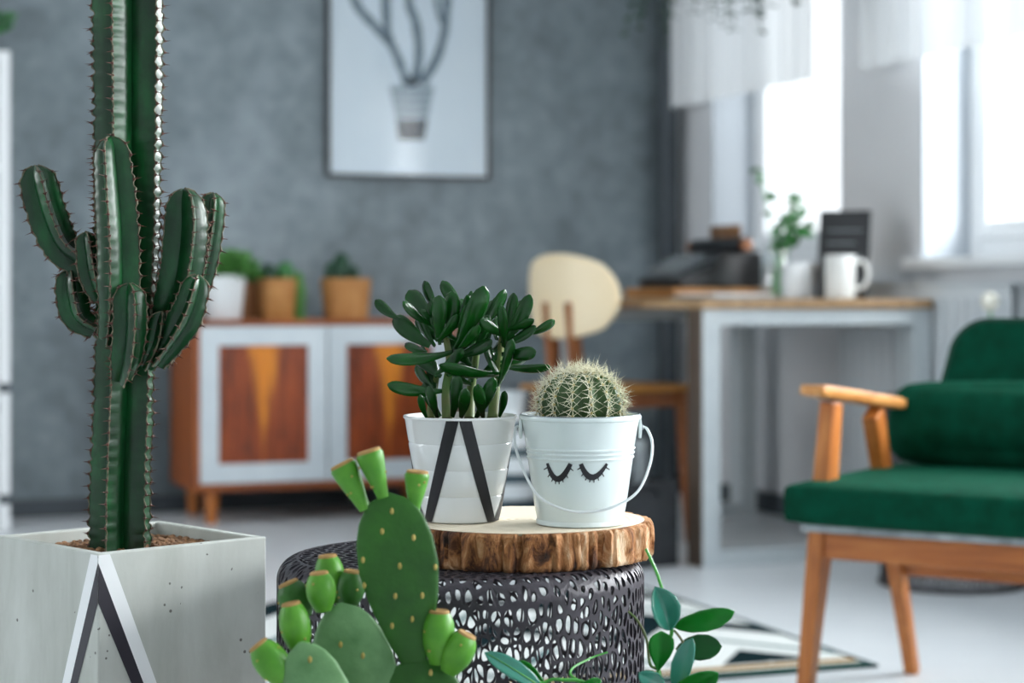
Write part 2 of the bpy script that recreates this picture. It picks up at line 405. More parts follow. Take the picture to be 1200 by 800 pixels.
# ------------------------------------------------------------------ the room
WN, WR, WL, CEIL = 6.95, 3.28, -3.0, 2.75
struct('floor', G().box(WL, WR+0.2, -2.5, WN+0.1, -0.1, 0), 'floor', smooth=False)
struct('ceiling', G().box(WL, WR+0.3, -2.5, WN+0.1, CEIL, CEIL+0.1), 'ceiling', smooth=False)
struct('wall_back', G().box(WL, WR+0.3, WN, WN+0.12, 0, CEIL), 'wall', smooth=False)
struct('wall_front', G().box(WL-0.12, WR+0.28, -2.62, -2.5, 0, CEIL), 'white_wall', smooth=False)
SILL, HEAD, TH = 0.87, 2.30, 0.28
struct('wall_left', G().box(WL-0.2, WL, -2.5, LW[0], 0, CEIL).box(WL-0.2, WL, LW[1], WN+0.12, 0, CEIL).box(WL-0.2, WL, LW[0], LW[1], 0, SILL).box(WL-0.2, WL, LW[0], LW[1], HEAD, CEIL), 'white_wall', smooth=False)
fr = G(); a, b = LW; x0, x1, t = WL-0.16, WL-0.10, 0.07
fr.box(x0, x1, a, a+t, SILL, HEAD).box(x0, x1, b-t, b, SILL, HEAD).box(x0, x1, a+t, b-t, SILL, SILL+t).box(x0, x1, a+t, b-t, HEAD-t, HEAD).box(x0, x1, (a+b)/2-0.04, (a+b)/2+0.04, SILL+t, HEAD-t)
win = struct('window_6', fr, 'window', smooth=False)  # unseen window, added to let in fill light from the left
for q0, q1 in ((a+t, (a+b)/2-0.04), ((a+b)/2+0.04, b-t)): put('pane', G().box(x0+0.03, x0+0.036, q0, q1, SILL+t, HEAD-t), 'glass', win, smooth=False)
put('window_sill', G().box(x1, WL+0.05, a-0.04, b+0.04, SILL-0.03, SILL+0.002), 'window', win, smooth=False)
wr = G(); prev = WN
for (a, b) in WINS:
    wr.box(WR, WR+TH, b, prev, 0, CEIL); wr.box(WR, WR+TH, a, b, 0, SILL); wr.box(WR, WR+TH, a, b, HEAD, CEIL); prev = a
wr.box(WR, WR+TH, -2.5, prev, 0, CEIL)
struct('wall_right', wr, 'wall_right', smooth=False)
for i, (a, b) in enumerate(WINS):
    fr = G(); x0, x1 = WR+0.165, WR+0.225; t = 0.06
    fr.box(x0, x1, a, a+t, SILL, HEAD).box(x0, x1, b-t, b, SILL, HEAD).box(x0, x1, a+t, b-t, SILL, SILL+t).box(x0, x1, a+t, b-t, HEAD-t, HEAD)
    win = struct('window_%d' % (i+1), fr, 'window', bevel=0.006, smooth=False)
    sa, sb, st = a+t, b-t, 0.055
    sh = G().box(x0-0.012, x1-0.01, sa, sa+st, SILL+t, HEAD-t).box(x0-0.012, x1-0.01, sb-st, sb, SILL+t, HEAD-t)
    sh.box(x0-0.012, x1-0.01, sa+st, sb-st, SILL+t, SILL+t+st).box(x0-0.012, x1-0.01, sa+st, sb-st, HEAD-t-st, HEAD-t)
    put('window_sash', sh, 'window', win, bevel=0.008, smooth=False)
    put('pane', G().box(x0+0.02, x0+0.026, sa+st, sb-st, SILL+t+st, HEAD-t-st), 'glass', win, smooth=False)
    put('window_handle', G().box(x0-0.05, x0-0.012, sa+0.015, sa+0.03, 1.5, 1.51).box(x0-0.05, x0-0.04, sa+0.012, sa+0.032, 1.40, 1.52), 'white_metal', win)
    put('window_sill', G().box(WR-0.05, x0, a-0.04, b+0.04, SILL-0.03, SILL+0.002), 'window', win, bevel=0.006, smooth=False)
    # smooth white lining of the reveal
    put('reveal_lining', G().box(WR-0.002, x0, b-0.008, b+0.0, SILL, HEAD).box(WR-0.002, x0, a, a+0.008, SILL, HEAD).box(WR-0.002, x0, a, b, HEAD-0.008, HEAD), 'reveal', win, smooth=False)
bb = struct('baseboard_back', G().box(WL, WR, WN-0.015, WN, 0, 0.06), 'dark_pipe', smooth=False)
struct('baseboard_right', G().box(WR-0.015, WR, -2.5, WN-0.015, 0, 0.07), 'dark_pipe', smooth=False)
g = G().lathe([(0.038, 0.06), (0.038, CEIL)], 20, (WR-0.075, WN-0.07, 0))  # plain dark grey upright cylinder in the corner
cylinder = put('heating_pipe', g, 'dark_pipe'); tag(cylinder, 'dark grey heating pipe running up the corner beside the window', 'pipe')

# short sheer curtains on rods
def valance(n0, n1, label, r=3.175, z0=1.46, z1=2.33):
    t = thing('sheer_curtain', label, 'curtain', (r, (n0+n1)/2, z0))
    vs, fs = [], []; N, K = 120, 6
    for k in range(K+1):
        z = z0+(z1-z0)*k/K
        for i in range(N+1):
            n = n0+(n1-n0)*i/N; ph = i*0.55+1.7*noise.noise((i*0.07, n0, 0))
            amp = 0.016*(1-0.35*k/K); vs.append((r+amp*math.sin(ph), n, z+0.006*noise.noise((i*0.12, k, 3))*(k == 0)))
    for k in range(K):
        for i in range(N): a = k*(N+1)+i; fs.append((a, a+1, a+N+2, a+N+1))
    put('fabric', G().add(vs, fs), 'sheer', t, world=True)
    put('rod', G().tube([(r, n0-0.04, z1+0.005), (r, n1+0.015, z1+0.005)], 0.009), 'white_metal', t, world=True)
    for q in (n0-0.02, n1): put('bracket', G().box(r, WR, q, q+0.02, z1, z1+0.012), 'white_metal', t, world=True)
valance(5.72, 6.81, 'short white sheer curtain over the window behind the desk')
valance(4.10, 5.40, 'short white sheer curtain over the window behind the green armchair')

# radiator under the window
t = thing('radiator', 'white panel radiator below the window behind the green armchair', 'radiator', (3.21, 5.05, 0))
put('panel', G().rbox((3.212, 5.13, 0.475), (0.022, 0.94, 0.63), 0.012, 4), 'radiator', t, world=True)
put('panel', G().rbox((3.252, 5.13, 0.475), (0.018, 0.94, 0.63), 0.012, 4), 'radiator', t, world=True)
for k in range(16): put('fin', G().rbox((3.197, 4.70+k*0.0573, 0.475), (0.012, 0.03, 0.55), 0.006, 3), 'radiator', t, world=True)
put('top_grille', G().box(3.20, 3.262, 4.66, 5.60, 0.79, 0.80), 'radiator', t, world=True, bevel=0.003)
for q in (4.75, 5.5): put('feed_pipe', G().tube([(3.23, q, 0.0), (3.23, q, 0.17)], 0.01), 'radiator', t, world=True)

# ------------------------------------------------------------------ sideboard
def sideboard():
    x0, x1, yf, yb = 1.312, 2.225, 6.50, 6.90; zb, zt = 0.111, 0.677
    t = thing('sideboard', 'low teak sideboard with two white-framed veneer doors against the grey wall', 'sideboard', ((x0+x1)/2, (yf+yb)/2, 0))
    put('top_panel', G().box(x0, x1, yf-0.004, yb, zt-0.018, zt), 'teak_x', t, world=True, bevel=0.003, smooth=False)
    put('bottom_panel', G().box(x0, x1, yf-0.004, yb, zb, zb+0.022), 'teak_x', t, world=True, bevel=0.003, smooth=False)
    for x in (x0, x1-0.02): put('side_panel', G().box(x, x+0.02, yf-0.004, yb, zb+0.022, zt-0.018), 'teak', t, world=True, smooth=False)
    put('back_panel', G().box(x0+0.02, x1-0.02, yb-0.012, yb, zb+0.022, zt-0.018), 'teak', t, world=True, smooth=False)
    xm = (x0+x1)/2; put('divider', G().box(xm-0.008, xm+0.008, yf+0.03, yb-0.012, zb+0.022, zt-0.018), 'teak', t, world=True, smooth=False)
    for a, b in ((x0+0.021, xm-0.003), (xm+0.003, x1-0.021)):
        z0, z1 = zb+0.025, zt-0.021; w_ = 0.064; y0, y1 = yf, yf+0.02
        d = put('door', G().box(a, b, y0, y1, z0, z0+w_).box(a, b, y0, y1, z1-w_, z1).box(a, a+w_, y0, y1, z0+w_, z1-w_).box(b-w_, b, y0, y1, z0+w_, z1-w_), 'sb_white', t, world=True, bevel=0.002, smooth=False)
        cx, cz = (a+b)/2, (z0+z1)/2
        p = put('door_panel', G().box(a+w_-cx, b-w_-cx, -0.005, 0.005, z0+w_-cz, z1-w_-cz), 'veneer', d, smooth=False)
        p.location = Vector((cx, yf+0.012, cz))-t.location
    for x, y in ((x0+0.07, yf+0.05), (x1-0.07, yf+0.05), (x0+0.07, yb-0.05), (x1-0.07, yb-0.05)):
        put('leg', G().tube([(x, y, 0), (x, y, zb)], [0.019, 0.026], 14), 'oak', t, world=True)
sideboard()

def leafquad(g, p, d, L, W, nrm):
    d = d.normalized(); s = d.cross(nrm)
    if s.length < 1e-4: s = d.orthogonal()
    s = s.normalized()*W/2; n2 = s.cross(d).normalized()*W*0.12
    g.add([p, p+d*L*0.35+s+n2, p+d*L*0.7+s*0.8+n2, p+d*L, p+d*L*0.7-s*0.8+n2, p+d*L*0.35-s+n2, p+d*L*0.35, p+d*L*0.7],
          [(0, 6, 1), (1, 6, 7, 2), (2, 7, 3), (0, 5, 6), (5, 4, 7, 6), (4, 3, 7)])
def pot_shell(r0, r1, h, th=0.005, lip=0.0, rimh=0.02):
    return [(r0*0.96, 0), (r0, 0.003), (r1, h-rimh), (r1+lip, h-rimh), (r1+lip, h-0.002), (r1+lip-0.002, h), (r1+lip-th, h), (r1-th, h*0.80)]
def bushy(t, c, rx, rz, n, L, W, mat, name='foliage', seed=1):
    rnd = random.Random(seed); g = G()
    for i in range(n):
        d = Vector((rnd.gauss(0, 1), rnd.gauss(0, 1), abs(rnd.gauss(0, 1))*0.8)).normalized()
        k = rnd.random()**0.4; p = Vector(c)+Vector((d.x*rx*k, d.y*rx*k, d.z*rz*k))
        leafquad(g, p, (d+Vector((rnd.uniform(-.5, .5), rnd.uniform(-.5, .5), rnd.uniform(0, .6)))), L*rnd.uniform(.7, 1.2), W, Vector((rnd.gauss(0, 1), rnd.gauss(0, 1), 1)))
    return put(name, g, mat, t, kind='stuff')
ZS = 0.677
def sb_pot(px0, px1, ytop, n, label, mat, lip=0.0, taper=0.8):
    a = onn(px0, 375, n); b = onn(px1, 375, n); c = (a+b)/2; r = (px1-px0)/F*c.length/2*1.0
    Dp = c.x*SA+c.y*CA; h = H+(Y0-ytop)/F*Dp-ZS
    t = thing('potted_plant', label, 'potted plant', (c.x, c.y, ZS))
    put('pot', G().lathe(pot_shell(r*taper, r, h, 0.004, lip), 28, caps=(True, True)), mat, t)
    return t, r, h
t, r, h = sb_pot(238, 287, 322, 6.60, 'white round pot of bushy light green leaves on the sideboard', 'sb_pot')
bushy(t, (0.025, 0, h*0.92), 0.085, 0.085, 340, 0.034, 0.02, 'leaf_light', seed=2)
t, r, h = sb_pot(281, 311, 330, 6.79, 'small brown pot with a leafy plant between the white and the tan pot', 'brown_pot')
bushy(t, (-0.01, 0, h*0.9), 0.04, 0.06, 120, 0.028, 0.014, 'leaf_mid', seed=3)
t, r, h = sb_pot(302, 347, 326, 6.62, 'tan pot holding two stubby cacti on the sideboard', 'tan_pot', taper=0.86)
def stub(t, x, y, z, r, h, mat='leaf_mid', ribs=8):
    h *= 1.3; r *= 1.1
    put('cactus_stem', G().lathe([(r*0.75, 0), (r, h*0.35), (r*0.95, h*0.7), (r*0.6, h*0.93), (r*0.15, h)], 32, (x, y, z), rfun=lambda a, zz: 1-0.1*(0.5-0.5*math.cos(ribs*a))), mat, t)
stub(t, -0.03, 0, h*0.85, 0.026, 0.055, 'leaf_dark'); stub(t, 0.03, 0.005, h*0.85, 0.03, 0.06, 'leaf_mid')
t, r, h = sb_pot(341, 358, 334, 6.70, 'narrow lime green pot beside the tan pot of stubby cacti', 'leaf_light', taper=0.9)
stub(t, 0, 0, h*0.85, 0.018, 0.05, 'leaf_light')
t, r, h = sb_pot(376, 434, 326, 6.66, 'tan wooden pot of dark green cacti standing alone on the sideboard', 'tan_pot', taper=0.88)
for k, (x, y, q, hh) in enumerate(((-0.05, 0, 0.024, 0.06), (-0.012, 0.012, 0.03, 0.085), (0.025, -0.005, 0.022, 0.05), (-0.03, -0.03, 0.018, 0.045))): stub(t, x, y, h*0.85, q, hh, 'leaf_dark')

# ------------------------------------------------------------------ framed poster
def poster():
    n = 6.925; a = onn(383, 207, n); b = onn(575, 207, n); x0, x1 = a.x, b.x; z0 = a.z; z1 = z0+0.92; cx = (x0+x1)/2
    t = thing('framed_poster', 'black framed poster of a branching cactus in a striped pot on the grey wall', 'picture', (cx, WN, z0))
    w_ = 0.013; y0, y1 = n-0.002, WN-0.001
    put('frame', G().box(x0, x1, y0, y1, z0, z0+w_).box(x0, x1, y0, y1, z1-w_, z1).box(x0, x0+w_, y0, y1, z0+w_, z1-w_).box(x1-w_, x1, y0, y1, z0+w_, z1-w_), 'black', t, world=True, smooth=False)
    put('print', G().box(x0+w_, x1-w_, n+0.010, n+0.014, z0+w_, z1-w_), 'poster', t, world=True, smooth=False)
    put('pane', G().box(x0+w_, x1-w_, n+0.002, n+0.004, z0+w_, z1-w_), 'poster_glass', t, world=True, smooth=False)
    yy = n+0.0094
    def P(px, py): q = onn(px, py, n); return Vector((q.x, yy, q.z))
    def poly(name, pts, mat, dy=0):
        vs = [P(*p)+Vector((0, -dy, 0)) for p in pts]; put(name, G().add(vs, [tuple(range(len(vs)))]), mat, t, world=True, smooth=False)
    def stroke(pts, w0, mat='poster_grey'):
        c = spline([P(*p) for p in pts], 6); vs = []; rnd = random.Random(len(pts)+int(pts[0][0]))
        for i, p in enumerate(c):
            d = (c[min(i+1, len(c)-1)]-c[max(i-1, 0)]).normalized(); s = Vector((-d.z, 0, d.x))*w0/2*(1+0.15*rnd.uniform(-1, 1))
            vs += [p+s, p-s]
        put('printed_stem', G().add(vs, [(2*i, 2*i+1, 2*i+3, 2*i+2) for i in range(len(c)-1)]), mat, t, world=True, smooth=False)
    stroke([(478, 98), (468, 70), (456, 40), (453, 0), (452, -60)], 0.034)
    stroke([(458, 50), (440, 30), (422, 10), (412, -15), (408, -60)], 0.034)
    stroke([(488, 95), (492, 60), (488, 25), (480, 0), (478, -70)], 0.034)
    stroke([(495, 98), (512, 70), (520, 45), (524, 20), (526, -30)], 0.034)
    stroke([(521, 30), (515, 15), (512, -5)], 0.022)
    stroke([(483, 110), (484, 90)], 0.05, 'poster_dark')
    poly('printed_pot', [(457, 100), (510, 100), (502, 140), (465, 140)], 'poster_light', 0.0004)
    for k in range(4): y = 104+k*9; poly('printed_band', [(458+k*1.8, y), (509-k*1.8, y), (508.5-k*1.8, y+3), (458.6+k*1.8, y+3)], 'poster_grey', 0.0008)
    poly('printed_pot_base', [(465, 140), (502, 140), (498, 164), (468, 164)], 'poster_dark', 0.0004)
poster()

# ------------------------------------------------------------------ shelf unit at the left
def shelf():
    x1, yf, yb, x0, zt = 0.735, 6.60, 6.92, 0.05, 1.548
    t = thing('shelf_unit', 'tall white shelving unit standing against the grey wall beside the tall cactus', 'shelf', ((x0+x1)/2, (yf+yb)/2, 0))
    for x in (x0, x1-0.035): put('side_panel', G().box(x, x+0.035, yf, yb, 0, zt-0.02), 'window', t, world=True, bevel=0.003, smooth=False)
    for z in (0.07, 0.43, 0.80, 1.16, zt-0.02): put('shelf_board', G().box(x0+(0.035 if z < 1.4 else 0), x1-(0.035 if z < 1.4 else 0), yf, yb, z, z+0.02), 'window', t, world=True, smooth=False)
    for z in (0.085, 0.445): put('peg', G().box(x1-0.035, x1+0.0005, yf-0.003, yf+0.02, z, z+0.03), 'dark_pipe', t, world=True)
    q = thing('potted_plant', 'small leafy plant in a grey pot on top of the white shelving unit', 'potted plant', (0.60, 6.72, zt))
    put('pot', G().lathe(pot_shell(0.04, 0.05, 0.08), 24), 'grey_pot', q); bushy(q, (0.02, 0, 0.07), 0.13, 0.12, 220, 0.05, 0.022, 'leaf_mid', seed=11)
shelf()

# ------------------------------------------------------------------ desk and things on it
DZ = 0.75
def desk():
    x0, x1, y0, y1 = 2.445, 3.18, 5.02, 6.20
    t = thing('desk', 'wooden topped desk on two white loop leg frames under the window', 'desk', ((x0+x1)/2, (y0+y1)/2, 0))
    put('desk_top', G().box(x0-0.01, x1+0.005, y0-0.012, y1+0.01, DZ-0.028, DZ), 'desk_top', t, world=True, bevel=0.003, smooth=False)
    for ya in (y0, y1-0.09):
        yb = ya+0.09; g = G().box(x0, x0+0.055, ya, yb, 0, DZ-0.028).box(x1-0.055, x1, ya, yb, 0, DZ-0.028)
        g.box(x0+0.055, x1-0.055, ya, yb, 0, 0.045).box(x0+0.055, x1-0.055, ya, yb, DZ-0.073, DZ-0.028)
        put('leg_frame', g, 'white_metal', t, world=True, smooth=False)
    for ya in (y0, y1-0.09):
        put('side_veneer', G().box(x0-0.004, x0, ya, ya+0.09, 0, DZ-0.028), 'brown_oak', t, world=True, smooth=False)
    put('rail', G().box(x1-0.055, x1-0.03, y0+0.09, y1-0.09, DZ-0.09, DZ-0.03), 'white_metal', t, world=True, smooth=False)
desk()
def typewriter():
    t = thing('typewriter', 'black vintage typewriter on a wooden base at the far end of the desk', 'typewriter', (2.78, 5.74, DZ), PI)
    t.scale = (1.05, 1.05, 1.2)
    # local +X = towards the typist side after turning
    put('base_board', G().rbox((0, 0, 0.014), (0.33, 0.36, 0.028), 0.006, 4), 'tan_pot', t)
    b = G().prism([(-0.14, 0.028), (0.13, 0.028), (0.135, 0.05), (0.02, 0.085), (0.0, 0.12), (-0.14, 0.12)], -0.15, 0.15)
    b.xf(Matrix(((1, 0, 0, 0), (0, 0, 1, 0), (0, 1, 0, 0), (0, 0, 0, 1))))
    put('body', b, 'black', t, smooth=False, bevel=0.006)
    put('platen', G().tube([(-0.07, -0.17, 0.14), (-0.07, 0.17, 0.14)], 0.02, 16), 'black', t)
    for s in (-1, 1): put('platen_knob', G().tube([(-0.07, s*0.17, 0.14), (-0.07, s*0.195, 0.14)], 0.016, 14), 'chair_wood', t)
    put('carriage', G().rbox((-0.11, 0, 0.135), (0.03, 0.30, 0.03), 0.006, 3), 'zinc', t)
    put('paper_sheet', G().add([(-0.095+0.003*math.sin(z*20), y, 0.135+z) for z in (0, 0.03, 0.06) for y in (-0.105, 0.105)], [(0, 1, 3, 2), (2, 3, 5, 4)]), 'pebble', t, solid=0.001)
    kg = None
    for rr in range(4):
        for kk in range(9):
            if kg is None: kg = put('key', G().lathe([(0.008, 0), (0.0085, 0.004), (0.007, 0.006)], 10).tube([(0, 0, -0.02), (0, 0, 0)], 0.002, 5), 'zinc', t); k = kg
            else: k = kg.copy(); sc.collection.objects.link(k)
            k.location = (0.115-rr*0.024, -0.10+kk*0.0245+rr*0.006, 0.075+rr*0.011)
typewriter()
def desk_plant():
    p = onz(905, 350, DZ); p = Vector((2.88, 5.40, DZ))
    t = thing('plant_vase', 'clear glass vase of leafy green cuttings on the desk', 'vase', p)
    g = M('clear_glass'); tr = g.n('ShaderNodeBsdfTransparent'); tr.inputs['Color'].default_value = (0.9, 0.95, 0.95, 1); gl = g.n('ShaderNodeBsdfGlossy')
    gl.inputs['Roughness'].default_value = 0.03; mx = g.n('ShaderNodeMixShader'); mx.inputs[0].default_value = 0.15
    g.l(tr.outputs[0], mx.inputs[1]); g.l(gl.outputs[0], mx.inputs[2]); g.l(mx.outputs[0], g.out.inputs['Surface'])
    MT['clear'] = g.m
    put('vase_glass', G().lathe([(0.001, 0), (0.05, 0), (0.055, 0.03), (0.05, 0.10), (0.036, 0.14), (0.04, 0.16)], 28, caps=(False, False)), g.m, t)
    rnd = random.Random(5)
    for k in range(6):
        top = Vector((rnd.uniform(-.05, .13), rnd.uniform(-.10, .06), rnd.uniform(0.20, 0.32)))
        if k == 0: top = Vector((-0.03, 0.06, 0.40))
        path = bez((rnd.uniform(-.02, .02), rnd.uniform(-.02, .02), 0.01), (top.x*0.2, top.y*0.2, 0.2), top, 8)
        s = put('stem', G().tube(path, 0.0022, 6), 'vine_green', t); g = G()
        for i in range(3, 9):
            for sgn in (-1, 1):
                d = Vector((rnd.uniform(-1, 1), rnd.uniform(-1, 1), rnd.uniform(-.2, .5))); leafquad(g, path[i], d, 0.045, 0.030, Vector((rnd.gauss(0, 1), rnd.gauss(0, 1), 1)))
        put('foliage', g, 'leaf_mid', s, kind='stuff')
desk_plant()
t = thing('jar', 'frosted white candle jar beside the vase on the desk', 'jar', (2.86, 5.24, DZ))
put('jar_body', G().lathe([(0.036, 0), (0.04, 0.004), (0.042, 0.10), (0.038, 0.105), (0.036, 0.10), (0.034, 0.02)], 28), 'sb_pot', t)
put('wax', G().lathe([(0.033, 0.0), (0.033, 0.004)], 24, (0, 0, 0.06)), 'bud', t)
t = thing('mug', 'tall white mug with a round handle on the near end of the desk', 'mug', (2.95, 5.14, DZ), -A)
put('mug_body', G().lathe([(0.038, 0), (0.044, 0.004), (0.046, 0.125), (0.045, 0.128), (0.043, 0.125), (0.041, 0.02)], 32), 'mug', t)
put('handle', G().tube(spline([(0.043, 0, 0.105), (0.065, 0, 0.112), (0.082, 0, 0.085), (0.078, 0, 0.05), (0.058, 0, 0.03), (0.043, 0, 0.035)], 5), 0.006, 10), 'mug', t)
t = thing('desk_calendar', 'black easel calendar board with pale lettering beside the mug', 'calendar', (3.03, 5.27, DZ), -A-0.35)
def tilt(a): return Matrix.Rotation(a, 4, 'X')
put('board', G().box(-0.078, 0.078, -0.004, 0.004, 0, 0.275).xf(Matrix.Rotation(math.radians(-14), 4, 'X')), 'black', t, bevel=0.002, smooth=False)
put('easel_leg', G().beam((0, 0.058, 0.23), (0, 0.125, 0.003), 0.05, 0.004), 'black', t, smooth=False)
g = G()
for k in range(5): g.box(-0.055, 0.055-0.02*(k % 2), -0.0052, -0.0042, 0.05+k*0.04, 0.0535+k*0.04)
put('printed_line', g.xf(Matrix.Rotation(math.radians(-14), 4, 'X')), 'letter', t, smooth=False)
for k, (dx, dy, rz) in enumerate(((0, 0, 0.1), (0.005, 0.003, -0.05))):
    o = put('magazine', G().rbox((0, 0, 0.004), (0.20, 0.27, 0.008), 0.002, 2), 'paper' if k else 'mag', None); o.location = (2.66+dx, 5.33+dy, DZ+k*0.0082); o.rotation_euler = (0, 0, rz)
    tag(o, ('white covered magazine on top of the pair on the desk', 'grey covered magazine under the white one on the desk')[1-k], 'magazine', 'magazines on the desk')
# chair tucked under the desk
def desk_chair():
    t = thing('desk_chair', 'wooden chair with a rounded cream backrest tucked in at the desk', 'chair', (2.43, 5.64, 0), math.radians(20))
    # local +X is the way the sitter faces
    put('seat', G().rbox((0, 0, 0.478), (0.40, 0.40, 0.022), 0.011, 6), 'seat_wood', t)
    vs, fs = [], []; N, K = 20, 14
    for i in range(N+1):
        for j in range(K+1):
            u = -1+2*i/N; v = -1+2*j/K
            # superellipse mapping of the square
            e = 0.42; x = u*math.sqrt(1-e*v*v); y = v*math.sqrt(1-e*u*u)
            yy = x*0.205; zz = 0.757+y*0.128
            vs.append((-0.215+0.07*(x*x)-0.05*(zz-0.63), yy, zz))
    for i in range(N):
        for j in range(K): a = i*(K+1)+j; fs.append((a, a+1, a+K+2, a+K+1))
    put('backrest', G().add(vs, fs), 'cream', t, solid=0.012)
    for s in (-1, 1):
        put('rear_leg', G().beam((-0.22, s*0.15, 0), (-0.175, s*0.13, 0.47), 0.026, 0.026, 0.034, 0.034), 'chair_wood', t, bevel=0.004, smooth=False)
        put('back_post', G().beam((-0.175, s*0.05, 0.45), (-0.206, s*0.05, 0.74), 0.045, 0.022), 'chair_wood', t, bevel=0.004, smooth=False)
        put('front_leg', G().beam((0.19, s*0.16, 0), (0.16, s*0.15, 0.47), 0.024, 0.024, 0.034, 0.034), 'chair_wood', t, bevel=0.004, smooth=False)
    put('apron', G().box(-0.17, 0.16, -0.15, -0.13, 0.42, 0.468).box(-0.17, 0.16, 0.13, 0.15, 0.42, 0.468).box(-0.17, -0.15, -0.13, 0.13, 0.42, 0.468).box(0.14, 0.16, -0.13, 0.13, 0.42, 0.468), 'chair_wood', t, smooth=False)
desk_chair()
# dark storage basket on the floor by the desk
t = thing('storage_basket', 'dark grey fabric storage basket on the floor by the desk', 'basket', (2.26, 5.18, 0), 0.25)
put('basket_wall', G().box(-0.12, 0.12, -0.12, -0.11, 0, 0.24).box(-0.12, 0.12, 0.11, 0.12, 0, 0.24).box(-0.12, -0.11, -0.11, 0.11, 0, 0.24).box(0.11, 0.12, -0.11, 0.11, 0, 0.24).box(-0.11, 0.11, -0.11, 0.11, 0, 0.01), 'dark_fabric', t, bevel=0.003, smooth=False)
for s in (-1, 1): put('handle', G().tube(bez((-0.05, s*0.123, 0.2), (0, s*0.14, 0.27), (0.05, s*0.123, 0.2), 8), 0.006, 6), 'dark_fabric', t)
for k in range(3):
    o = put('rolled_paper', G().tube([(0, 0, 0), (0.01*k-0.01, 0.012, 0.30+0.02*k)], 0.02, 14), 'mag', None)
    o.location = (2.21+0.05*k, 5.16+0.02*(k % 2), 0.0115); tag(o, ('shortest', 'middle height', 'tallest')[k]+' grey paper roll sticking out of the dark storage basket', 'paper roll', 'rolled papers in the storage basket')
# striped vase on the floor behind the pots
p = at(597, 600, 6.0)
t = thing('floor_vase', 'white floor vase with dark blue bands seen between the two white pots', 'vase', (p.x, p.y, 0))
put('vase_body', G().lathe([(0.07, 0), (0.085, 0.01), (0.10, 0.12), (0.095, 0.26), (0.06, 0.37), (0.04, 0.41), (0.045, 0.455), (0.052, 0.47), (0.042, 0.465), (0.034, 0.41)], 40, caps=(True, False)), 'stripe', t)

# ------------------------------------------------------------------ rug
c = onz(1030, 782, 0.0)
rug = put('area_rug', G().rbox((-0.95, 0.62, 0.004), (1.9, 1.24, 0.008), 0.003, 3), 'rug'); rug.location = (c.x, c.y, 0)
tag(rug, 'white woven rug with dark green zigzags and an ochre border line on the floor', 'rug')

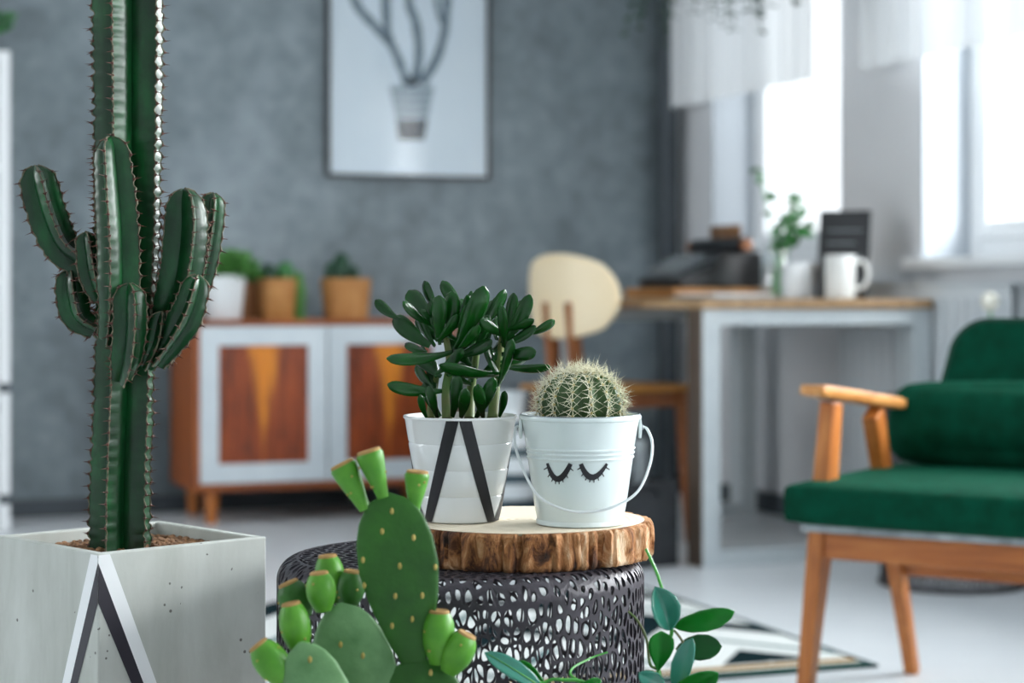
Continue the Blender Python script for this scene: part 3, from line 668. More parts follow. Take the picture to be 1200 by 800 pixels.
# ------------------------------------------------------------------ green armchair
def armchair():
    D = 3.545; u = (940-600)/F; p = at(940, 800, D)
    t = thing('armchair', 'wooden armchair upholstered in dark green velvet', 'armchair', (p.x, p.y, 0), -math.radians(52))
    W = 0.62
    seat = put('seat', G().rbox((W/2, 0.26, 0.395), (W+0.05, 0.60, 0.075), 0.018, 10, bulge=0.008), 'velvet', t)
    put('seat_base', G().box(0.0, W, -0.01, 0.53, 0.345, 0.36), 'mag', t, bevel=0.003, smooth=False)
    for sgn, X in ((1, 0.0), (-1, W)):
        put('front_leg', G().beam((X, 0, 0), (X+sgn*0.02, 0.045, 0.355), 0.024, 0.03, 0.032, 0.056), 'oak', t, bevel=0.004, smooth=False)
        put('arm_post', G().beam((X+sgn*0.02, 0.045, 0.355), (X+sgn*0.03, 0.062, 0.572), 0.032, 0.056, 0.028, 0.046), 'oak', t, bevel=0.004, smooth=False)
        put('rear_leg', G().beam((X, 0.56, 0), (X+sgn*0.03, 0.265, 0.545), 0.026, 0.028, 0.03, 0.05), 'oak', t, bevel=0.004, smooth=False)
        put('side_rail', G().beam((X+sgn*0.025, 0.05, 0.325), (X+sgn*0.025, 0.42, 0.30), 0.022, 0.05), 'oak_y', t, bevel=0.003, smooth=False)
        arm = G().rbox((0, 0, 0), (0.052, 0.43, 0.024), 0.010, 6).xf(Matrix.Translation((X+sgn*0.03, 0.185, 0.575)) @ Matrix.Rotation(math.radians(-6.0), 4, 'X'))
        put('armrest', arm, 'oak_y', t)
    put('front_rail', G().box(0.02, W-0.02, 0.02, 0.045, 0.295, 0.347), 'oak_x', t, bevel=0.003, smooth=False)
    put('rear_rail', G().box(0.02, W-0.02, 0.435, 0.46, 0.215, 0.255), 'oak_x', t, bevel=0.003, smooth=False)
    tl = Matrix.Translation((W/2, 0.565, 0.55)) @ Matrix.Rotation(math.radians(-19), 4, 'X')
    # backrest: rounded trapezoid cushion with piping
    def outline(k=0.0):
        w0, w1, z0, z1, r = 0.275-k, 0.235-k, -0.17, 0.165-k, 0.075; pts = [(-w0, z0), (w0, z0)]
        for i in range(9): a = i/8*PI/2; pts.append((w1-r+r*math.cos(a), z1-r+r*math.sin(a)))
        for i in range(9): a = PI/2+i/8*PI/2; pts.append((-w1+r+r*math.cos(a), z1-r+r*math.sin(a)))
        return pts
    layers = [(-0.042, 0.02), (-0.040, 0.008), (-0.032, 0.0), (0.032, 0.0), (0.040, 0.008), (0.042, 0.02)]
    vs, fs = [], []; n = len(outline())
    for y, k in layers: vs += [(x, y, z) for x, z in outline(k)]
    for L in range(len(layers)-1):
        for i in range(n): a = L*n; fs.append((a+i, a+(i+1) % n, a+n+(i+1) % n, a+n+i))
    fs += [tuple(range(n))[::-1], tuple((len(layers)-1)*n+i for i in range(n))]
    back = put('backrest', G().add(vs, fs).xf(tl), 'velvet', t, autosmooth=60)
    pp = [(x, -0.036, z) for x, z in outline(0.004)][1:]+[(-0.271, -0.036, -0.17)]
    put('piping', G().tube(pp, 0.0055, 8).xf(tl), 'velvet_pip', back)
    back['label'] = 'rounded velvet back cushion with piped edge'
    c = thing('lumbar_cushion', 'dark green velvet lumbar cushion lying on the armchair seat', 'cushion', rootm(t) @ Vector((W/2-0.005, 0.42, 0.438)), -math.radians(52))
    cm = Matrix.Rotation(math.radians(-22), 4, 'X')
    put('cushion_body', G().rbox((0, 0, 0.078), (W-0.02, 0.10, 0.155), 0.05, 12, bulge=0.012, m=cm), 'velvet', c)
armchair()

# ------------------------------------------------------------------ lattice side table
def voronoi_cells(pts, box, aspect, wrap=None):
    """clip cells of pts (x, y scaled so cells look stretched by aspect in y); returns polygons"""
    x0, x1, y0, y1 = box; cell = {}; gs = 0.02
    P = [(p[0], p[1]/aspect) for p in pts]; Q = list(P); src = list(range(len(P)))
    if wrap:
        for i, (x, y) in enumerate(P):
            if x < 0.05: Q.append((x+wrap, y)); src.append(i)
            if x > wrap-0.05: Q.append((x-wrap, y)); src.append(i)
    for i, q in enumerate(Q): cell.setdefault((int(q[0]//gs), int(q[1]//gs)), []).append(i)
    out = []
    for i, p in enumerate(P):
        if wrap: poly = [(p[0]-0.04, y0/aspect), (p[0]+0.04, y0/aspect), (p[0]+0.04, y1/aspect), (p[0]-0.04, y1/aspect)]
        else: poly = [(x0, y0/aspect), (x1, y0/aspect), (x1, y1/aspect), (x0, y1/aspect)]
        cx, cy = int(p[0]//gs), int(p[1]//gs)
        nb = [j for a in range(-2, 3) for b in range(-2, 3) for j in cell.get((cx+a, cy+b), []) if j != i]
        nb.sort(key=lambda j: (Q[j][0]-p[0])**2+(Q[j][1]-p[1])**2)
        for j in nb[:22]:
            q = Q[j]; mx, my = (p[0]+q[0])/2, (p[1]+q[1])/2; nx, ny = q[0]-p[0], q[1]-p[1]; new = []
            for k in range(len(poly)):
                a, b = poly[k], poly[(k+1) % len(poly)]
                da = (a[0]-mx)*nx+(a[1]-my)*ny; db = (b[0]-mx)*nx+(b[1]-my)*ny
                if da <= 0: new.append(a)
                if da*db < 0: t_ = da/(da-db); new.append((a[0]+(b[0]-a[0])*t_, a[1]+(b[1]-a[1])*t_))
            poly = new
            if len(poly) < 3: break
        if len(poly) >= 3: out.append([(x, y*aspect) for x, y in poly])
    return out
def lattice(polys, fmap, keep):
    vs, fs = [], []
    for poly in polys:
        n = len(poly); ar = 0; cx = cy = 0
        for k in range(n): a, b = poly[k], poly[(k+1) % n]; c_ = a[0]*b[1]-b[0]*a[1]; ar += c_; cx += (a[0]+b[0])*c_; cy += (a[1]+b[1])*c_
        if abs(ar) < 1e-8: continue
        cx /= 3*ar; cy /= 3*ar
        outer = []
        for k in range(n): a, b = poly[k], poly[(k+1) % n]; outer += [a, ((a[0]+b[0])/2, (a[1]+b[1])/2)]
        s = keep(cx, cy)
        inner = [(cx+(x-cx)*s, cy+(y-cy)*s) for x, y in outer]
        m = len(inner)
        for _ in range(1): inner = [((inner[k-1][0]+2*inner[k][0]+inner[(k+1) % m][0])/4, (inner[k-1][1]+2*inner[k][1]+inner[(k+1) % m][1])/4) for k in range(m)]
        o = len(vs); vs += [fmap(*p) for p in outer]+[fmap(*p) for p in inner]
        fs += [(o+k, o+(k+1) % m, o+m+(k+1) % m, o+m+k) for k in range(m)]
    return vs, fs
TR, TZ, TS = 0.188, 0.500, 0.022
def lattice_meshes():
    rnd = random.Random(3); circ = 2*PI*TR; arc = TS*PI/2; hgt = TZ-TS-0.012; tot = hgt+arc
    pts = []; nx, ny = 108, 28
    for j in range(ny):
        for i in range(nx):
            pts.append((((i+0.5*(j % 2)+rnd.uniform(-.46, .46))/nx*circ) % circ, (j+0.5+rnd.uniform(-.48, .48))/ny*tot))
    polys = voronoi_cells(pts, (0, circ, 0, tot), 1.75, circ)
    def fm(x, y):
        th = x/TR
        if y <= hgt: r, z = TR, 0.012+y
        else: a = (y-hgt)/TS; r = TR-TS+TS*math.cos(a); z = 0.012+hgt+TS*math.sin(a)
        return (r*math.cos(th), r*math.sin(th), z)
    side = lattice(polys, fm, lambda x, y: (0.83+0.09*rnd.uniform(-1, 1)) if y < hgt-0.012 else 0.62)
    R = TR-TS+0.0005; pts = []; n = 33
    for j in range(n):
        for i in range(n):
            x = (i+0.5*(j % 2)+rnd.uniform(-.45, .45))/n*2*R-R; y = (j+.5+rnd.uniform(-.45, .45))/n*2*R-R
            if x*x+y*y < (R-0.004)**2: pts.append((x+1, y+1))
    for k in range(110): a = 2*PI*k/110; pts.append((1+(R+0.005)*math.cos(a), 1+(R+0.005)*math.sin(a)))
    polys = voronoi_cells(pts[:], (0.7, 1.3, 0.7, 1.3), 1.0)
    ok = [p for p in polys if max((x-1)**2+(y-1)**2 for x, y in p) < (R+0.012)**2]
    def ft(x, y):
        x -= 1; y -= 1; q = math.hypot(x, y)
        if q > R: x, y = x*R/q, y*R/q
        return (x, y, TZ)
    top = lattice(ok, ft, lambda x, y: 0.78+0.1*rnd.uniform(-1, 1))
    return side, top
side_g, top_g = lattice_meshes()
def lattice_table(loc, label, src=None, rz=0):
    t = thing('lattice_side_table', label, 'side table', loc, rz)
    if src is None:
        a = put('lattice_wall', G().add(*side_g), 'basket', t, solid=0.0022, smooth=False)
        b = put('lattice_top', G().add(*top_g), 'basket', t, solid=0.0022, smooth=False)
        c = put('base_ring', G().tube([(TR*math.cos(k*PI/32), TR*math.sin(k*PI/32), 0.007) for k in range(65)], 0.007, 8, caps=False), 'basket', t)
        return t
    for ch in src.children: c = ch.copy(); sc.collection.objects.link(c); c.parent = t
    return t
tc_ = at(540, 600, 2.045)
table1 = lattice_table((tc_.x, tc_.y, 0), 'dark metal lattice drum table carrying the slice of tree trunk')
tc2 = at(1116, 600, 5.25)
lattice_table((tc2.x, tc2.y, 0), 'dark metal lattice drum table behind the green armchair', table1, 1.3)
p = at(1160, 500, 5.22)
t = thing('bottle_vase', 'white bottle vase with a round cream flower head behind the green armchair', 'vase', (p.x, p.y, TZ+0.0))
put('vase_body', G().lathe([(0.03, 0), (0.036, 0.004), (0.04, 0.06), (0.03, 0.12), (0.014, 0.16), (0.014, 0.19), (0.017, 0.195), (0.012, 0.19)], 24), 'sb_pot', t)
put('flower_stalk', G().tube([(0, 0, 0.18), (0.004, 0, 0.23)], 0.003, 6), 'vine_green', t)
put('flower_head', G().ball((0.0, 0, 0.245), 0.024, 14, 10, (1, 1, 1.1)), 'bud', t)

# ------------------------------------------------------------------ slice of trunk
SZ0, SZ1 = TZ+0.0005, 0.537
sl = at(614, 600, 2.04)
t = thing('trunk_slice', 'round slice of tree trunk with bark edge on the dark lattice table', 'wood slice', (sl.x, sl.y, SZ0))
def srad(a): return 0.127*(1+0.02*noise.noise((math.cos(a)*1.3, math.sin(a)*1.3, 4))+0.012*math.sin(2*a+0.6))
g = G(); N = 260; K = 9; vs = []; fs = []; hh = SZ1-SZ0
for k in range(K+1):
    z = hh*k/K
    for i in range(N):
        a = 2*PI*i/N; d = noise.fractal((math.cos(a)*11, math.sin(a)*11, z*22), 1.0, 2.0, 4)
        crack = max(0, noise.noise((math.cos(a)*24+3, math.sin(a)*24, z*9)))
        rr = srad(a)+0.004+0.004*d-0.016*crack**1.2
        if k in (0, K): rr -= 0.003
        vs.append((rr*math.cos(a), rr*math.sin(a), z))
for k in range(K):
    for i in range(N): fs.append((k*N+i, k*N+(i+1) % N, (k+1)*N+(i+1) % N, (k+1)*N+i))
for kk in (0, K):
    o = len(vs); vs += [((srad(2*PI*i/N)-0.008)*math.cos(2*PI*i/N), (srad(2*PI*i/N)-0.008)*math.sin(2*PI*i/N), hh*kk/K) for i in range(N)]
    fs += [(kk*N+i, kk*N+(i+1) % N, o+(i+1) % N, o+i) for i in range(N)]
put('bark', g.add(vs, fs), 'bark', t, autosmooth=70)
core = G(); vs = []
for z, q in ((0.0006, 0.05), (hh+0.0004, 0.0045)): vs += [((srad(2*PI*i/N)-q)*math.cos(2*PI*i/N), (srad(2*PI*i/N)-q)*math.sin(2*PI*i/N), z) for i in range(N)]
core.add(vs, [tuple(range(N))[::-1], tuple(N+i for i in range(N))]+[(i, (i+1) % N, N+(i+1) % N, N+i) for i in range(N)])
put('wood_core', core, 'slice', t, smooth=False)
PZ = SZ1+0.0006

# ------------------------------------------------------------------ globe cactus in the white bucket
def bucket():
    c = at(680, 612, 2.0); c.z = PZ; S = F/2.0
    t = thing('bucket_cactus', 'spiny globe cactus in a white bucket painted with closed eyelashes', 'potted cactus', c, -A)
    hb = 0.1085; r0, r1 = 0.0435, 0.0590
    def rad(z): return r0+(r1-r0)*z/hb
    prof = [(r0-0.002, 0), (r0+0.001, 0.001), (r0+0.001, 0.004), (r0, 0.0055)]
    for z in (0.02, 0.04, 0.0645): prof.append((rad(z), z))
    for z in (0.0675, 0.0720, 0.0765): prof += [(rad(z-0.0012), z-0.0016), (rad(z)+0.0012, z), (rad(z+0.0012), z+0.0016)]
    prof += [(rad(0.088), 0.088), (r1-0.0003, hb-0.006), (r1, hb-0.004), (r1+0.002, hb-0.003), (r1+0.0026, hb-0.0012), (r1+0.002, hb+0.0006), (r1, hb+0.001), (r1-0.0016, hb), (r1-0.004, hb-0.02)]
    body = put('bucket_body', G().lathe(prof, 64), 'bucket', t)
    put('rim_wire', G().tube([((r1+0.0005)*math.cos(k*PI/32), (r1+0.0005)*math.sin(k*PI/32), hb+0.0008) for k in range(65)], 0.0011, 6, caps=False), 'zinc', body)
    put('soil', G().lathe([(0.0, hb-0.010), (r1-0.003, hb-0.012)], 32, caps=(False, False)), 'soil', t)
    # ears and wire handle hanging at the front
    for s in (-1, 1):
        e = put('ear', G().rbox((s*(r1+0.0008), 0, hb-0.013), (0.004, 0.014, 0.020), 0.002, 3), 'bucket', t)
        put('rivet', G().ball((s*(r1+0.003), 0, hb-0.012), 0.0026, 8, 6), 'zinc', e)
    hp = spline([(-r1-0.001, 0, hb-0.012), (-r1-0.006, -0.004, hb-0.013), (-r1-0.005, -0.018, hb-0.035), (-0.046, -0.045, 0.036), (-0.022, -0.058, 0.0215), (0.004, -0.062, 0.018),
                 (0.032, -0.058, 0.0235), (0.055, -0.046, 0.037), (0.068, -0.026, 0.061), (0.0715, -0.010, 0.081), (0.067, -0.002, 0.095), (r1+0.003, 0, hb-0.012)], 6)
    put('wire_handle', G().tube(hp, 0.0014, 8), 'bucket_wire', t)
    # eyelash drawing, laid on the cone
    Sf = F/(2.0-0.05)
    def S_(px, py, off=0.0005):
        z = H-(py-Y0)/Sf-PZ; x = (px-680)/Sf; r = rad(z)+off
        return Vector((x, -math.sqrt(max(1e-6, r*r-x*x)), z))
    def strip(pts, ws, name, parent=t):
        vs = []
        for i, p in enumerate(pts):
            a, b = pts[max(i-1, 0)], pts[min(i+1, len(pts)-1)]; dx, dy = b[0]-a[0], b[1]-a[1]; L = math.hypot(dx, dy) or 1
            nx, ny = -dy/L*ws[i]/2, dx/L*ws[i]/2; vs += [S_(p[0]+nx, p[1]+ny), S_(p[0]-nx, p[1]-ny)]
        return put(name, G().add(vs, [(2*i, 2*i+1, 2*i+3, 2*i+2) for i in range(len(pts)-1)]), 'ink', parent, smooth=False)
    for P0, P1, P2, fl in (((639.5, 543.5), (650, 580), (666.5, 543), 1), ((678.5, 543), (690, 575), (709.5, 543.5), -1)):
        c_ = [((1-q)**2*P0[0]+2*q*(1-q)*P1[0]+q*q*P2[0], (1-q)**2*P0[1]+2*q*(1-q)*P1[1]+q*q*P2[1]) for q in [i/16 for i in range(17)]]
        ws = [3.0+3.2*math.sin(PI*i/16)+(2.0*i/16 if fl > 0 else 2.0*(1-i/16)) for i in range(17)]
        e = strip(c_, ws, 'painted_lid')
        cx = (P0[0]+P2[0])/2
        for i in range(1, 16, 2):
            x, y = c_[i]; dx, dy = x-cx, (y-538)*0.9; L = math.hypot(dx, dy); strip([(x, y), (x+dx/L*6.6, y+dy/L*6.6)], [1.9, 1.0], 'painted_lash', e)
    # globe cactus
    R, ribs = 0.0430, 14; cz = hb-0.012+0.022
    def sp(a, b):   # a longitude, b latitude
        k = 1-0.13*(0.5-0.5*math.cos(ribs*a))*math.cos(b)
        return Vector((R*k*math.cos(b)*math.cos(a), R*k*math.cos(b)*math.sin(a), cz+0.0360*math.sin(b)*k-0.004*math.exp(-((b-PI/2)/0.25)**2)))
    NA, NB = ribs*8, 22; vs = []; fs = []
    for j in range(NB+1):
        b = -0.55+(PI/2+0.55-0.02)*j/NB
        for i in range(NA): vs.append(sp(2*PI*i/NA, b))
    for j in range(NB):
        for i in range(NA): fs.append((j*NA+i, j*NA+(i+1) % NA, (j+1)*NA+(i+1) % NA, (j+1)*NA+i))
    fs.append(tuple(NB*NA+i for i in range(NA)))
    ball = put('globe', G().add(vs, fs), 'globe', t)
    rnd = random.Random(9); g = G(); ga = G()
    for i in range(ribs):
        for j in range(8):
            a = 2*PI*i/ribs; b = -0.25+j*0.225+(0.1 if i % 2 else 0)
            if b > 1.5: continue
            p = sp(a, b); nr = Vector((math.cos(b)*math.cos(a), math.cos(b)*math.sin(a), math.sin(b))); ga.ball(p, 0.0016, 6, 4)
            t1 = Vector((-math.sin(a), math.cos(a), 0)); t2 = nr.cross(t1)
            for k in range(9):
                q = 2*PI*k/9+rnd.uniform(-.2, .2); d = (nr*rnd.uniform(0.35, 0.8)+(t1*math.cos(q)+t2*math.sin(q))).normalized()
                if k == 0: d = nr
                L = rnd.uniform(0.012, 0.022); s1 = d.orthogonal().normalized()*0.00046; s2 = d.cross(s1)
                mid = p+d*L*0.5+nr*L*0.06
                g.add([p+s1, p-s1*0.5+s2*0.87, p-s1*0.5-s2*0.87, p+d*L+nr*L*0.0], [(0, 1, 3), (1, 2, 3), (2, 0, 3)])
    put('spine_coat', g, 'spine', ball, kind='stuff', smooth=False)
    put('areole_felt', ga, 'areole', ball, kind='stuff')
bucket()

# ------------------------------------------------------------------ jade plant in the white pot
def jade():
    D0 = 2.03; c = at(539.5, 611, D0); c.z = PZ; S = F/D0
    t = thing('jade_plant', 'succulent with finger-like leaves in a white pot with black zigzag stripes', 'potted plant', c, -A)
    hb = 0.107; r0, r1 = 0.0395, 0.0575
    def rad(z): return r0+(r1-r0)*z/hb
    prof = [(r0-0.002, 0), (r0, 0.0015)]
    for z in (0.027, 0.0535, 0.08): prof += [(rad(z)-0.0001, z-0.0018), (rad(z)-0.0008, z), (rad(z)+0.0001, z+0.0018)]
    prof += [(r1-0.001, hb-0.004), (r1+0.0008, hb-0.002), (r1+0.0006, hb), (r1-0.0015, hb), (r1-0.004, hb-0.02)]
    put('pot', G().lathe(prof, 72), 'white_pot', t)
    put('soil', G().lathe([(0.0, hb-0.009), (r1-0.003, hb-0.012)], 32, caps=(False, False)), 'soil', t)
    for k in range(6):
        th0 = -PI/2+(k//2)*2*PI/3; sg = 1 if k % 2 else -1; vs = []; n = 16
        for i in range(n+1):
            q = i/n; z = hb-0.0008-(hb-0.002)*q; xx = 0.0060*(1-q)+q*0.866*r0*0.93; th = th0+sg*math.asin(xx/rad(z)); hw = 0.0063/rad(z)
            for s in (-1, -.5, 0, .5, 1): a = th+s*hw; r = rad(z)+0.0007; vs.append((r*math.cos(a), r*math.sin(a), z))
        put('zigzag_stripe', G().add(vs, [(5*i+j, 5*i+j+1, 5*i+j+6, 5*i+j+5) for i in range(n) for j in range(4)]), 'ink', t)
    # stems
    stems = [[(524, 490, 0), (523, 455, -.004), (527, 425, -.005), (522, 395, -.006), (515, 378, -.004)], [(527, 425, -.005), (535, 405, 0.0), (540, 385, .004)],
             [(550, 490, .01), (552, 455, .012), (556, 430, .01), (560, 400, .01), (562, 375, .01)],
             [(577, 490, -.002), (581, 450, -.004), (585, 420, -.006), (588, 398, -.006), (592, 375, -.004)], [(505, 490, .008), (508, 460, .006), (513, 435, 0)]]
    for k, s in enumerate(stems):
        path = spline([at(x, y, D0+d+0.012*(y < 470)) for x, y, d in s], 5); n = len(path)
        put('stem', G().tube(path, [0.0055-0.0032*i/n if k != 1 else 0.003 for i in range(n)], 10), 'jade_stem', t, world=True)
    LV = [(468, 374, 440, 351, 13, 0), (504, 405, 462, 370, 22, .004), (506, 372, 479, 340, 22, .01), (505, 380, 472, 353, 13, -.012), (515, 368, 497, 329, 15, .012),
          (513, 395, 515, 346, 20, -.014), (526, 392, 530, 341, 21, -.008), (548, 368, 518, 329, 16, .012), (536, 402, 551, 346, 21, -.010), (530, 412, 453, 420, 15, -.016),
          (518, 458, 454, 450, 16, -.012), (500, 412, 475, 402, 12, .012), (508, 455, 487, 428, 15, .008), (530, 488, 536, 438, 18, -.016), (516, 488, 497, 448, 15, .004),
          (535, 408, 567, 335, 26, -.02), (556, 392, 592, 339, 17, .004), (588, 402, 602, 343, 17, .008), (590, 402, 621, 345, 18, -.006), (618, 392, 650, 375, 14, .0),
          (588, 404, 628, 382, 16, -.01), (588, 415, 628, 411, 17, -.014), (586, 428, 646, 430, 12, .006), (586, 438, 515, 427, 19, -.022), (558, 489, 578, 442, 19, -.012),
          (560, 400, 556, 350, 17, .02), (520, 400, 488, 372, 16, .016), (545, 395, 541, 350, 18, .014), (582, 398, 576, 352, 16, .016), (556, 412, 570, 372, 16, -.004),
          (586, 424, 617, 420, 14, .012), (508, 462, 506, 420, 15, .014), (524, 440, 545, 425, 14, .01), (520, 395, 505, 352, 16, .0), (594, 388, 610, 352, 13, .014), (552, 450, 530, 436, 13, .018)]
    LV += [(512, 489, 503, 452, 14, -.02), (540, 489, 546, 455, 15, -.026), (566, 489, 560, 450, 15, -.026), (585, 488, 592, 458, 12, -.01), (500, 489, 492, 462, 11, -.006)]
    rnd = random.Random(4)
    for (cx, cy, k) in ((512, 385, 6), (540, 388, 4), (562, 382, 5), (592, 386, 4), (515, 432, 3), (555, 428, 3), (585, 432, 2), (535, 415, 3), (575, 405, 3)):
        for i in range(k):
            a = rnd.uniform(-1.25, 1.25); L = rnd.uniform(34, 54); LV.append((cx+rnd.uniform(-4, 4), cy+rnd.uniform(0, 22), cx+L*math.sin(a)*0.85, cy-L*math.cos(a)*0.8, rnd.uniform(12, 16), rnd.uniform(-.018, .024)))
    for (bx, by, tx, ty, wd, dd) in LV:
        db = dd*0.25; b = at(bx, by, D0+db); e = at(tx, ty, D0+dd*1.9+rnd.uniform(-.004, .004)); L = (e-b).length; d = (e-b).normalized()
        upv = (UP-d*UP.dot(d)); upv = upv.normalized() if upv.length > 0.2 else -FWD
        mid = (b+e)/2-upv*L*0.10; path = bez(b, mid, e, 16); n = len(path); hw = wd*0.98/S/2
        side = d.cross(FWD).normalized(); side = (Matrix.Rotation(rnd.uniform(-.75, .75), 3, d) @ side)
        tab = [(0, .32), (.2, .52), (.42, .82), (.6, 1.0), (.78, .98), (.9, .80), (.97, .50), (1, .14)]
        put('leaf', G().tube(path, [hw*interp(tab, i/(n-1)) for i in range(n)], 12, flat=0.36, side=side), 'jade', t, world=True)
jade()

# ------------------------------------------------------------------ tall ribbed cactus in the concrete planter
def small_stand(name, label, x, y, h, r, rz=0.3):
    t = thing(name, label, 'stool', (x, y, 0), rz)
    put('seat', G().lathe([(r-0.004, h-0.025), (r, h-0.021), (r, h-0.004), (r-0.004, h)], 36), 'stool', t)
    for k in range(3):
        a = 2*PI*k/3; put('leg', G().tube([(r*0.92*math.cos(a), r*0.92*math.sin(a), 0), (r*0.6*math.cos(a), r*0.6*math.sin(a), h-0.025)], [0.011, 0.015], 10), 'stool', t)
def ribbed(path, rads, ribs, rot, spacing, spread=0.42, seed=0, seg=6, tip=True, front=None):
    """star-section stem; returns body, crest/spine geometry"""
    rnd = random.Random(seed); pts = spline(path, 7); n = len(pts); g = G(); sp_ = G(); cr = G(); vs = []; fs = []
    dist = [0]
    for i in range(1, n): dist.append(dist[-1]+(pts[i]-pts[i-1]).length)
    # resample finely
    total = dist[-1]; m = max(10, int(total/(spacing/4))); q = []
    for k in range(m+1):
        s = total*k/m; i = 0
        while i < n-2 and dist[i+1] < s: i += 1
        f = (s-dist[i])/max(1e-9, dist[i+1]-dist[i]); q.append(pts[i].lerp(pts[i+1], f))
    nrm = None; NS = ribs*seg; crest = [[] for _ in range(ribs)]
    for k, p in enumerate(q):
        d = (q[min(k+1, m)]-q[max(k-1, 0)]).normalized()
        if nrm is None: nrm = (front-d*front.dot(d)).normalized() if front else d.orthogonal()
        nrm = (nrm-d*nrm.dot(d)).normalized(); bi = d.cross(nrm); s = total*k/m
        R = interp(rads, k/m)
        if tip: e = (total-s)/(R*1.1); R *= math.sqrt(max(0.02, 1-(1-min(1, e))**2))
        for i in range(NS):
            ph = (i % seg)/seg; tri = abs(ph-0.5)*2          # 1 at crest, 0 in the valley
            node = 0.5+0.5*math.cos(2*PI*s/spacing+(i//seg)*1.3)
            cf = spread+(1-spread)*tri**1.25
            if tri > 0.99: cf += 0.08*node-0.045+rnd.uniform(-.035, .035)
            a = rot+2*PI*i/NS; o = (nrm*math.cos(a)+bi*math.sin(a)); v = p+o*R*cf; vs.append(v)
            if tri > 0.99: crest[i//seg].append((v, o, d, node, R))
    for k in range(m):
        for i in range(NS): fs.append((k*NS+i, k*NS+(i+1) % NS, (k+1)*NS+(i+1) % NS, (k+1)*NS+i))
    fs.append(tuple(m*NS+i for i in range(NS))); fs.append(tuple(range(NS))[::-1])
    g.add(vs, fs)
    for c in crest:
        cr.tube([v+o*0.0002 for v, o, d, nd, R in c], [0.0006+0.0008*nd for v, o, d, nd, R in c], 5)
        for j in range(1, len(c)-1):
            if c[j][3] >= c[j-1][3] and c[j][3] > c[j+1][3]:
                v, o, d, nd, R = c[j]; sd = d.cross(o)
                for sg in (-1, 1):
                    dr = (o+sd*sg*0.7+d*rnd.uniform(-.3, .3)).normalized(); L = rnd.uniform(0.006, 0.010); s1 = dr.orthogonal().normalized()*0.0008; s2 = dr.cross(s1)
                    sp_.add([v+s1, v-s1*.5+s2*.87, v-s1*.5-s2*.87, v+dr*L], [(0, 1, 3), (1, 2, 3), (2, 0, 3)])
                sp_.ball(v, 0.0018, 5, 4)
    return g, cr, sp_
